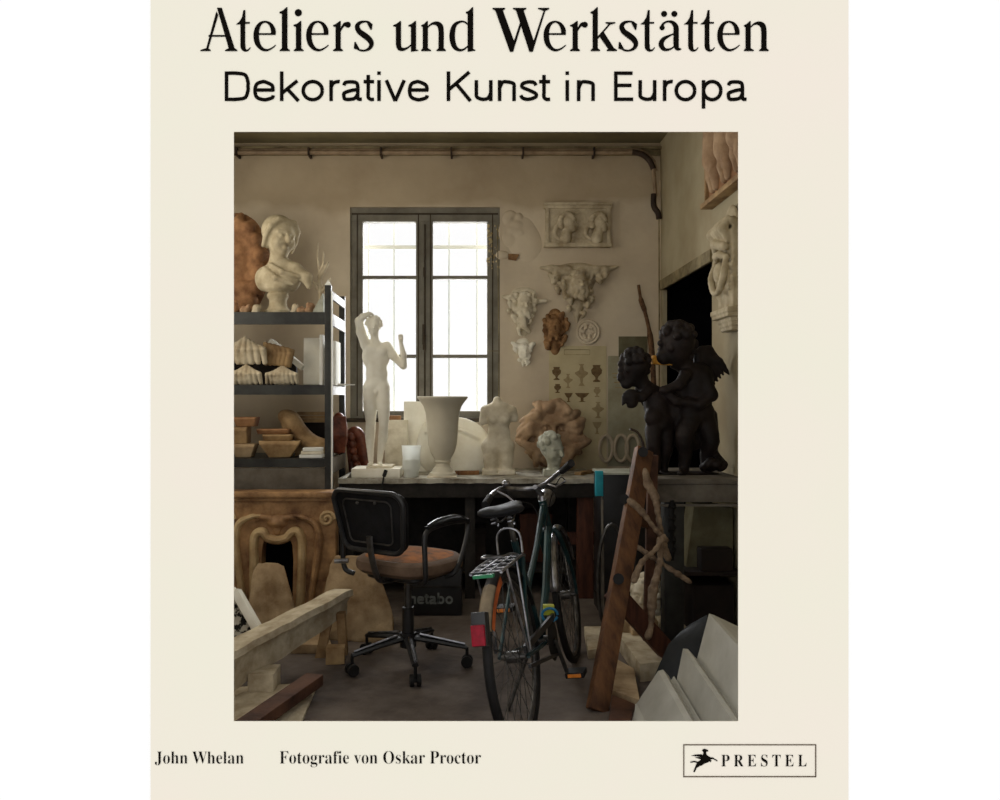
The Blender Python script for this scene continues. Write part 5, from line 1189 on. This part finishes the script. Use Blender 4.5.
MB().tube([bp(r, z_, -.024) for r, z_ in inn], .004, 6, closed=True).build('backrest_seam', 'grey_metal', bk)
for r, z_ in ((-.05, .86), (.06, .865), (.0, .64)): MB().ball(bp(r, z_, -.025), .008, 8).build('bolt', 'grey_metal', bk)
MB().tube(catmull([bp(0, .70, -.03), bp(0, .62, -.035), cp(0, -.25, .52), cp(0, -.2, .465), cp(0, -.05, .46)], 5), .02, 8, flat=.5).build('back_support', 'grey_metal', oc)
MB().tube([cp(-.15, -.28, .565), cp(-.21, -.31, .56)], .012, 8).build('adjust_knob', 'chrome', oc)
for q in (-1, 1):
    a = MB().tube(catmull([cp(q * .21, -.17, .475), cp(q * .255, -.19, .50), cp(q * .26, -.2, .60), cp(q * .255, -.19, .715), cp(q * .255, -.10, .745), cp(q * .255, .09, .745), cp(q * .255, .17, .72), cp(q * .26, .11, .58), cp(q * .255, .05, .50), cp(q * .21, .03, .475)], 6), .013, 10).build('armrest', 'black', oc)
    b = MB(); b.tube(catmull([cp(q * .255, -.18, .745), cp(q * .255, -.08, .762), cp(q * .255, .06, .762), cp(q * .255, .16, .742)], 5), [.016, .024, .026, .018], 10, flat=.55).build('arm_pad', 'black_leather', a)
    MB().tube(catmull([cp(q * .255, -.17, .758), cp(q * .255, -.08, .778), cp(q * .255, .06, .778), cp(q * .255, .14, .76)], 5), .005, 6).build('arm_strip', 'chrome', a)
MB().cyl((CXc, CYc, .15), (CXc, CYc, .30), .03, 14).build('column_sleeve', 'black', oc)
MB().cyl((CXc, CYc, .28), (CXc, CYc, .46), .018, 14).build('gas_column', 'grey_metal', oc)
MB().cyl((CXc, CYc, .10), (CXc, CYc, .17), .042, 14).build('base_hub', 'black', oc)
for k, ang in enumerate((0, 72, 144, 212, 284)):
    a = math.radians(ang - 3); dx, dy = math.cos(a), math.sin(a)
    leg = MB().tube([(CXc + dx * .03, CYc + dy * .03, .145), (CXc + dx * .16, CYc + dy * .16, .125), (CXc + dx * .30, CYc + dy * .30, .10)], [.024, .02, .016], 8, flat=.7).build('leg', 'black', oc)
    MB().tube([(CXc + dx * .06, CYc + dy * .06, .164), (CXc + dx * .29, CYc + dy * .29, .117)], .006, 6).build('leg_trim', 'chrome', leg)
    b = MB(); c = Vector((CXc + dx * .30, CYc + dy * .30, .031)); t = Vector((-dy, dx, 0))
    for q in (-1, 1): b.cyl(c + t * q * .008, c + t * q * .026, .029, 14)
    b.cyl(c + t * -.01, c + t * .01, .012, 8); b.cyl(c, c + Vector((0, 0, .07)), .008, 8); b.build('castor', 'rubber', leg)

# ------------------------------------------------------------------ bicycle
RW = .34
H0 = Vector((X(516, 3.1) + .045, 3.14, RW)); ang = math.radians(18)
bf = Vector((math.sin(ang), math.cos(ang), 0)); lean = math.radians(-9)
br = Vector((math.cos(ang), -math.sin(ang), 0))
up = (Vector((0, 0, 1)) * math.cos(lean) + br * math.sin(lean)).normalized(); sd = bf.cross(up).normalized()   # sd = right hand side
G0 = Vector((H0.x, H0.y, 0)) - br * .0
def bk_(f, s, h): return G0 + bf * f + sd * s + up * h
bike = empty('city_bicycle', G0, 'dark teal city bicycle with rear rack and mudguards seen from behind, standing before the bench', 'bicycle')
def wheel(f, sgn, steer=0.0):
    q = Matrix.Rotation(-steer, 3, up); wf = q @ bf; ws = q @ sd; c = bk_(f, 0, RW)
    pt = lambda r, a, s=0: c + (wf * math.cos(a) + up * math.sin(a)) * r + ws * s
    w = MB().tube([pt(RW - .018, i * math.pi / 24) for i in range(48)], .0185, 10, closed=True).build('tyre', 'rubber', bike)
    MB().tube([pt(RW - .042, i * math.pi / 24) for i in range(48)], .011, 8, closed=True).build('rim', 'grey_metal', w)
    b = MB()
    for i in range(32):
        a = i * math.pi / 16; s = .028 * (1 if i % 2 else -1)
        b.tube([pt(.022, a + .9 * (1 if i % 4 < 2 else -1), s), pt(RW - .045, a, 0)], .0016, 4)
    b.build('spokes', 'grey_metal', w)
    MB().tube([pt(0, 0, -.05), pt(0, 0, -.03), pt(0, 0, -.028), pt(0, 0, .028), pt(0, 0, .03), pt(0, 0, .05)], [.01, .014, .024, .024, .014, .01], 12).build('hub', 'grey_metal', w)
    return c, pt, wf, ws
cr, prr, wf0, ws0 = wheel(0, 1)
FW = 1.06
cf_, pf, wf1, ws1 = wheel(FW, 0, -.07)
def guard(pt, a0, a1, name, m, r=RW + .022, w=.028):
    n = 22; vs = []
    for i in range(n + 1):
        a = math.radians(a0 + (a1 - a0) * i / n)
        for s, dr in ((-w, -.014), (-w * .6, -.002), (0, .004), (w * .6, -.002), (w, -.014)): vs.append(pt(r + dr, a, s))
    fs = [(i * 5 + k, i * 5 + k + 1, (i + 1) * 5 + k + 1, (i + 1) * 5 + k) for i in range(n) for k in range(4)]
    b = MB().add(vs, fs); o = b.build(name, m, bike); md = o.modifiers.new('thick', 'SOLIDIFY'); md.thickness = .003; return o
g1 = guard(prr, 20, 150, 'mudguard', 'black'); guard(prr, 118, 149, 'mudguard_end', 'beige', RW + .026)
guard(pf, 20, 165, 'mudguard', 'chrome')
# frame
BB = bk_(.44, 0, .28); ST = bk_(.27, 0, .72); HT = bk_(.86, 0, .86); HB = bk_(.905, 0, .70)
fr = MB(); fr.tube([BB, ST, bk_(.255, 0, .76)], .016, 10); fr.tube([HB + up * .03, bk_(.66, 0, .46), BB], .019, 10); fr.tube([HT - up * .03, bk_(.6, 0, .66), bk_(.34, 0, .53)], .015, 10); fr.tube([HB, HT], .02, 10)
for s in (-1, 1):
    fr.tube([bk_(.40, s * .03, .28), bk_(.0, s * .06, RW)], .009, 8); fr.tube([bk_(.285, s * .02, .68), bk_(.0, s * .06, RW)], .008, 8)
fr.build('frame', 'teal', bike)
b = MB(); sp = Matrix.Rotation(-.12, 3, up)
for s in (-1, 1): b.tube(catmull([HB + sd * s * .03, HB + sd * s * .05 - up * .06 + bf * .02, cf_ + ws1 * s * .055 + up * .12 - wf1 * .02, cf_ + ws1 * s * .055], 4), [.014, .013, .010, .009], 8)
b.tube([HB + sd * -.035, HB + sd * .035], .016, 8); b.build('fork', 'teal', bike)
# cranks and pedals
MB().tube([bk_(.44, -.05, .28), bk_(.44, .05, .28)], .022, 12).build('bottom_bracket', 'grey_metal', bike)
b = MB(); b.lathe([(.085, -.002), (.09, 0), (.085, .002)], (0, 0, 0), 28, T=Matrix.Translation(bk_(.44, .055, .28)) @ sd.to_track_quat('Z', 'Y').to_matrix().to_4x4()); b.build('chainring', 'rubber', bike)
b = MB(); b.beam(bk_(.49, .058, .37), bk_(-.03, .058, .375), .012, .03, up=up); b.beam(bk_(.46, .06, .21), bk_(.0, .06, .30), .012, .014, up=up); b.build('chain_guard', 'black', bike)
for s, df, dh in ((1, .045, -.165), (-1, -.045, .165)):
    cr_ = MB().tube([bk_(.44, s * .062, .28), bk_(.44 + df, s * .085, .28 + dh)], .010, 8).build('crank', 'grey_metal', bike)
    p0 = bk_(.44 + df, s * .125, .28 + dh)
    pd = MB().beam(p0 - sd * .042, p0 + sd * .042, .085, .024, up=(0, 0, 1)).build('pedal', 'rubber', cr_, bevel=.004)
    for f_ in (-1, 1): MB().beam(p0 - sd * .03 + bf * f_ * .0435, p0 + sd * .03 + bf * f_ * .0435, .004, .015, up=(0, 0, 1)).build('pedal_reflector', 'orange_reflector', cr_, bevel=.001)
MB().tube([bk_(.40, -.04, .27), bk_(.30, -.16, .02)], .009, 8).build('kickstand', 'grey_metal', bike)
# saddle
S = SDF(); S.ell((0, -7, 0), (8.6, 7.5, 2.9), k=2).ell((0, 3, .4), (5, 11, 2.4), k=3).ell((0, 12, .5), (2.6, 4, 1.8), k=2).ell((-5, -9, .8), (4, 5, 2.4), k=2).ell((5, -9, .8), (4, 5, 2.4), k=2)
pos, fc = S.mesh(.6); b = MB(); sc0 = bk_(.215, 0, .90)
b.add([sc0 + sd * (p[0] * .0108) + bf * (p[1] * .0110) + up * (p[2] * .0075) for p in pos.tolist()], fc.tolist()); b.build('saddle', 'black_leather', bike)
MB().tube([bk_(.255, 0, .75), bk_(.225, 0, .885)], .0125, 10).build('seat_post', 'grey_metal', bike)
b = MB()
for s in (-1, 1): b.tube(catmull([bk_(.13, s * .03, .885), bk_(.16, s * .025, .855), bk_(.24, s * .02, .86), bk_(.33, s * .012, .89)], 4), .004, 6)
for s in (-1, 1): b.tube([bk_(.13 + .03 * math.sin(t * .9), s * .035 + .012 * math.cos(t * .9), .845 + t * .0025) for t in range(14)], .004, 6)
b.build('saddle_springs', 'chrome', bike)
# rack
rk = MB()
for s in (-1, 1):
    rk.tube(catmull([bk_(.20, s * .05, .70), bk_(.12, s * .06, .715), bk_(-.05, s * .065, .715), bk_(-.19, s * .06, .71)], 4), .006, 8)
    rk.tube([bk_(-.12, s * .062, .71), bk_(-.01, s * .068, RW + .02)], .005, 6); rk.tube([bk_(.03, s * .062, .712), bk_(.01, s * .07, RW + .02)], .005, 6)
for f_ in (-.19, -.13, -.05, .03, .1): rk.tube([bk_(f_, -.062, .715), bk_(f_, .062, .715)], .004, 6)
for s in (-.02, .02): rk.tube([bk_(-.19, s, .718), bk_(.14, s, .718)], .004, 6)
rack = rk.build('luggage_rack', 'chrome', bike)
MB().tube(catmull([bk_(.12, -.045, .72), bk_(.0, -.05, .745), bk_(-.08, -.045, .75), bk_(-.10, 0, .752), bk_(-.08, .045, .75), bk_(.0, .05, .745), bk_(.12, .045, .72)], 3), .005, 6).build('spring_clamp', 'chrome', rack)
MB().tube(catmull([bk_(.16, -.05, .72), bk_(.17, -.045, .80), bk_(.17, 0, .825), bk_(.17, .05, .80), bk_(.16, .055, .72)], 4), .005, 6).build('rack_hoop', 'chrome', rack)
MB().beam(bk_(-.19, -.05, .70), bk_(-.19, .03, .70), .02, .012).build('rack_reflector', mat('green_tag', (.02, .2, .08), (.01, .12, .05), .4, bump=0), rack)
# lights and reflectors
pr_ = prr(RW + .04, math.radians(143), 0)
lt = MB().beam(pr_ + up * .03 - bf * .02, pr_ - up * .085 - bf * .05, .055, .05, up=bf).build('tail_light', 'black', bike, bevel=.006)
MB().beam(pr_ - up * .005 - bf * .062, pr_ - up * .075 - bf * .078, .05, .016, up=bf).build('red_lens', 'red_reflector', lt, bevel=.004)
g = MB()
for i in range(10):
    a0, a1 = math.radians(108 + i * 4), math.radians(112 + i * 4)
    g.add([prr(RW + .018, a0, .0305), prr(RW + .018, a1, .0305), prr(RW - .012, a1, .0315), prr(RW - .012, a0, .0315)], [(0, 1, 2, 3)])
g.build('orange_side_strip', 'orange_dark', bike)
b = MB().box(bk_(.50, .04, .40), (.05, .03, .045)).build('yellow_label', 'yellow', bike, bevel=.004)
b = MB().tube([bk_(.48, .05, .40) + Vector((.035 * math.cos(t * .4), 0, .03 * math.sin(t * .4) - .02)) for t in range(16)], .006, 6).build('blue_cable_lock', 'blue', bike)
# stem, handlebar, bell, cables
stp = P(535, 487, 3.88)
MB().tube([HT - up * .02, HT + up * .03, stp], [.016, .014, .012], 10).build('stem', 'chrome', bike)
hb = MB().tube(catmull([P(489, 498, 3.62), P(494, 492.5, 3.70), P(503, 488.5, 3.84), P(520, 489, 3.9), P(535, 488, 3.9), P(547, 482.5, 3.86), P(557, 474.5, 3.76), P(566, 467.5, 3.68)], 6), .0115, 10).build('handlebar', 'chrome', bike)
MB().tube([P(562, 471, 3.72), P(571.5, 463, 3.62)], [.016, .018], 10).build('grip', 'rubber', hb); MB().tube([P(490, 497, 3.63), P(485, 505, 3.55)], [.016, .018], 10).build('grip', 'rubber', hb)
MB().ball(P(506, 483.5, 3.84), .021, 12, (1, 1, .8)).build('bell', 'chrome', hb)
b = MB(); b.tube([P(548, 484, 3.85), P(556, 487, 3.8), P(566, 481, 3.72)], .005, 6); b.tube([P(497, 491, 3.7), P(507, 496, 3.68), P(514, 502, 3.66)], .005, 6); b.build('brake_levers', 'chrome', hb)
b = MB(); b.tube(catmull([P(566, 481, 3.75), P(560, 478, 3.8), P(552, 495, 3.95), P(548, 512, 4.0), P(545, 530, 3.98)], 6), .003, 6); b.tube(catmull([P(505, 491, 3.8), P(515, 500, 3.98), P(532, 505, 4.05), P(540, 520, 4.0)], 6), .003, 6); b.build('cables', 'rubber', bike)
fl_ = MB().lathe([(.01, -.05), (.035, -.02), (.045, .02), (.047, .03)], (0, 0, 0), 18, T=Matrix.Translation(HT + bf * .07) @ bf.to_track_quat('Z', 'Y').to_matrix().to_4x4()).build('headlamp', 'chrome', bike)

# ------------------------------------------------------------------ wooden easel post with dried branches
e = empty('wooden_easel', (X(597, 3.5), 3.46, 0), 'tall orange brown wooden easel frame leaning beside the bicycle', 'easel')
tp, bt = P(644, 450, 4.15), Vector((X(597, 3.47), 3.47, .0))
pp = MB().beam(bt, tp, .095, .04, up=(-.1, 1, .3)).build('post', 'easel_wood', e, bevel=.004)
for (px, py, dd) in ((643, 452, 4.1), (624, 499, 4.0), (618.5, 579, 3.74)):
    MB().cyl(P(px, py, dd - .035), P(px, py, dd + .05), .026, 12).build('bolt', 'rubber', pp)
MB().tube(catmull([P(630, 429, 4.1), P(637, 432, 4.1), P(642, 440, 4.1), P(644, 450, 4.1)], 5), .007, 6).build('wire_hook', 'pipe_dark', pp)
MB().beam(P(653, 455, 4.2), Vector((.93, 4.2, 0)), .05, .035, up=(0, 1, 0)).build('leg', 'wood_dark', e, bevel=.003)
MB().beam(P(612, 590, 3.84), P(672, 657, 3.95), .05, .09, up=(0, 0, 1)).build('lower_brace', 'red_wood', e, bevel=.004)
MB().beam(P(633, 520, 4.05), P(655, 525, 4.3), .03, .05).build('cross_rail', 'wood_dark', e, bevel=.003)
# branches tied to it
def branch(pts, rs, label):
    S = SDF(); o0 = pts[0]; q = [((p - o0) * 100)[:] for p in pts]; rs = [r * .72 for r in rs]
    S.chain(q, rs, k=1.2, n=3)
    for i, p in enumerate(q[1:-1]): S.ell(p, rs[min(i + 1, len(rs) - 1)] * 1.2, k=1)
    o = sculpt(S, 'dried_branch', 'branch', o0, .01, h=.35, rough=.12, smooth=1); tag(o, label, 'branch', group=None); return o
branch([P(645, 470, 4.02), P(648, 484, 4.0), P(655, 497, 3.98), P(659, 520, 3.98), P(664, 545, 3.98), P(668, 558, 3.98)], [1.5, 2.6, 2.2, 1.5, 1.9, 2.4], 'upper dried branch hanging down from the top of the easel post')
branch([P(630, 501, 3.92), P(642, 512, 3.92), P(656, 530, 3.92), P(666, 540, 3.94)], [2.2, 1.8, 1.3, 2.0], 'short dried branch running down rightward from the middle easel bolt')
branch([P(660, 540, 3.86), P(660, 562, 3.84), P(653, 590, 3.8), P(652, 606, 3.8), P(651, 626, 3.8), P(648, 636, 3.78)], [2.3, 1.6, 2.6, 2.6, 1.2, 2.4], 'long lower dried branch ending in a knob above the dark red brace')
branch([P(636, 546, 3.9), P(652, 557, 3.88), P(678, 574, 3.86), P(690, 582, 3.86)], [1.5, 1.3, 1.6, 1.2], 'thin dried branch crossing level behind the lower branch')
branch([P(634, 580, 3.74), P(642, 562, 3.76), P(656, 549, 3.8), P(664, 536, 3.84)], [2.2, 1.5, 1.2, 1.6], 'dried branch rising from the lower easel bolt to the upper branches')
# plaster lion head on a block
d = 4.45; s = d / F; e = empty('block_with_wedge', (X(650, d), d, 0), 'low tan stone block under the plaster animal head behind the easel', 'stone block')
zt = Z(617, d)
MB().box((.925, d + .05, zt / 2), (.21, .26, zt - .002)).build('block', 'stone', e, bevel=.008)
MB().box((X(633, d), d - .02, zt / 2), (.08, .3, zt * .7)).build('wedge_piece', 'stone', e, bevel=.008)
S = SDF(); head(S, (0, 0, 20), 15.5, (-.1, .1, -.4), hair='curls', beard=True, seed=9)
for i in range(14): S.ell((-14 + (i % 7) * 4.4, -3, 5 + (i // 7) * 8), (4, 5, 5), k=1.2)
o = sculpt(S, 'lion_head_cast', 'plaster', (X(646, d), d + .03, zt + .001), s, h=.9, floor=0); tag(o, 'plaster lion head on the stone block behind the easel post', 'plaster cast')
o = MB().hull([Vector((X(606, 4.2), 4.35, .001)), Vector((X(700, 4.3), 4.4, .001)), Vector((X(690, 3.8), 3.8, .001)), Vector((X(607, 3.95), 3.9, .001)), Vector((X(606, 4.2), 4.35, .09)), Vector((X(696, 4.3), 4.4, .12)), Vector((X(680, 3.8), 3.85, .12)), Vector((X(612, 3.95), 3.95, .06))])
o = MB()
ps = [('plaster_slab_flat', 'plaster_old', [(617, 632, 4.12), (655, 634, 4.1), (672, 660, 3.72), (640, 664, 3.7)], .09, 'pale flat plaster slab on the floor under the dark red brace'),
      ('stone_floor_slab', 'stone', [(610, 655, 4.0), (634, 668, 3.85), (640, 700, 3.52), (612, 690, 3.6)], .05, 'tan stone slab lying on the floor right of the easel foot'),
      ('wood_offcut', 'wood_dark', [(612, 694, 3.56), (636, 704, 3.5), (624, 735, 3.3), (606, 735, 3.3)], .05, 'dark wooden offcut at the bottom edge right of the easel foot'),
      ('pale_floor_slab', 'plaster_old', [(655, 612, 4.36), (690, 612, 4.36), (690, 636, 4.12), (664, 640, 4.1)], .06, 'pale slab on the floor between the stone block and the table leg'),
      ('floor_slab', 'plaster_old', [(584, 626, 4.5), (606, 626, 4.5), (604, 648, 4.3), (588, 650, 4.28)], .05, 'pale slab on the floor between the front wheel and the easel foot')]
for nm, m, cs, h_, lb in ps:
    fl2 = []
    for (px, py, dd) in cs:
        dd = (CAMZ - h_) * F / (py - CY); fl2.append((X(px, dd), dd))
    o = MB().hull([(x_, y_, .001) for x_, y_ in fl2] + [(x_, y_, h_) for x_, y_ in fl2]).build(nm, m, bevel=.006); tag(o, lb, 'slab' if 'slab' in nm else 'offcut')
# dark sheet and the big white cornice lengths at the lower right
o = MB().hull([P(654, 676, 3.62), P(668, 644, 3.66), P(680, 632, 3.7), P(708, 614, 3.72), P(704, 640, 3.62), P(700, 700, 3.55), P(660, 700, 3.55), P(690, 624, 3.78), P(660, 676, 3.7)]).build('dark_plastic_sheet', 'dark_sheet', bevel=.005); tag(o, 'folded dark blue grey sheet behind the white cornice at the lower right', 'sheet')
e = empty('white_cornice_length', (X(700, 3.2), 3.2, 0), 'stepped bright white plaster cornice piece filling the bottom right corner', 'cornice')
d0 = 3.42; d1 = 2.66
pf_ = [(617, 740), (637, 703), (658, 671), (663, 669.5), (668, 675), (671, 680), (674, 676), (676, 683), (683, 648.5), (688, 649), (694, 656), (697, 659), (709, 613.5), (714, 615), (756, 655), (756, 740)]
A_ = [P(px, py, d0) for px, py in pf_]
for v in A_: v.z = max(v.z, .002)
A_[0].z = .002; A_[-1].z = .002
A_[-1].x = A_[-2].x = XR - .08
def shift(v): return Vector((v.x - .02, d1, max(v.z - .03, .002)))
B_ = [shift(v) for v in A_]; n = len(A_)
MB().add(A_ + B_, [tuple(range(n)), tuple(range(2 * n - 1, n - 1, -1))] + [(i, n + i, n + (i + 1) % n, (i + 1) % n) for i in range(n)]).build('cornice_body', 'cornice_white', e, smooth=False)

# ------------------------------------------------------------------ camera, world and light
cam = bpy.data.cameras.new('camera'); co = bpy.data.objects.new('camera', cam); link(co)
co.location = (0, 0, CAMZ); co.rotation_euler = (math.pi / 2, 0, 0)
cam.sensor_width = 36; cam.lens = F / 1000 * 36; cam.shift_x = .03; cam.clip_end = 60
bpy.context.scene.camera = co
w = bpy.data.worlds.new('world'); bpy.context.scene.world = w; w.use_nodes = True
w.node_tree.nodes['Background'].inputs[0].default_value = (1, 1, 1, 1); w.node_tree.nodes['Background'].inputs[1].default_value = 1.03
def area(name, loc, rot, sx, sy, power, col=(1, 1, 1)):
    l = bpy.data.lights.new(name, 'AREA'); l.shape = 'RECTANGLE'; l.size = sx; l.size_y = sy; l.energy = power; l.color = col
    o = bpy.data.objects.new(name, l); link(o); o.location = loc; o.rotation_euler = rot; return o
area('window_daylight', (-.4, 7.6, 2.5), (math.radians(-82), 0, 0), 3.4, 3.2, 440, (.96, .98, 1))
area('left_wall_fill', (-2.3, 4.4, 2.3), (0, math.radians(-90), 0), 1.2, 1.4, 26, (1, .93, .8))  # added soft fill at the left wall, no window is built there
area('overhead_fill', (-.2, 4.2, 3.3), (0, 0, 0), 1.6, 1.2, 8, (1, .94, .82))  # added weak fill from above, the ceiling is closed
sc = bpy.context.scene
sc.view_settings.view_transform = 'Standard'; sc.view_settings.look = 'None'; sc.view_settings.exposure = 0; sc.view_settings.gamma = 1
sc.cycles.use_denoising = True
sc.cycles.max_bounces = 8; sc.cycles.diffuse_bounces = 5; sc.cycles.transparent_max_bounces = 16
sc.cycles.caustics_reflective = False; sc.cycles.caustics_refractive = False; sc.cycles.sample_clamp_indirect = 6
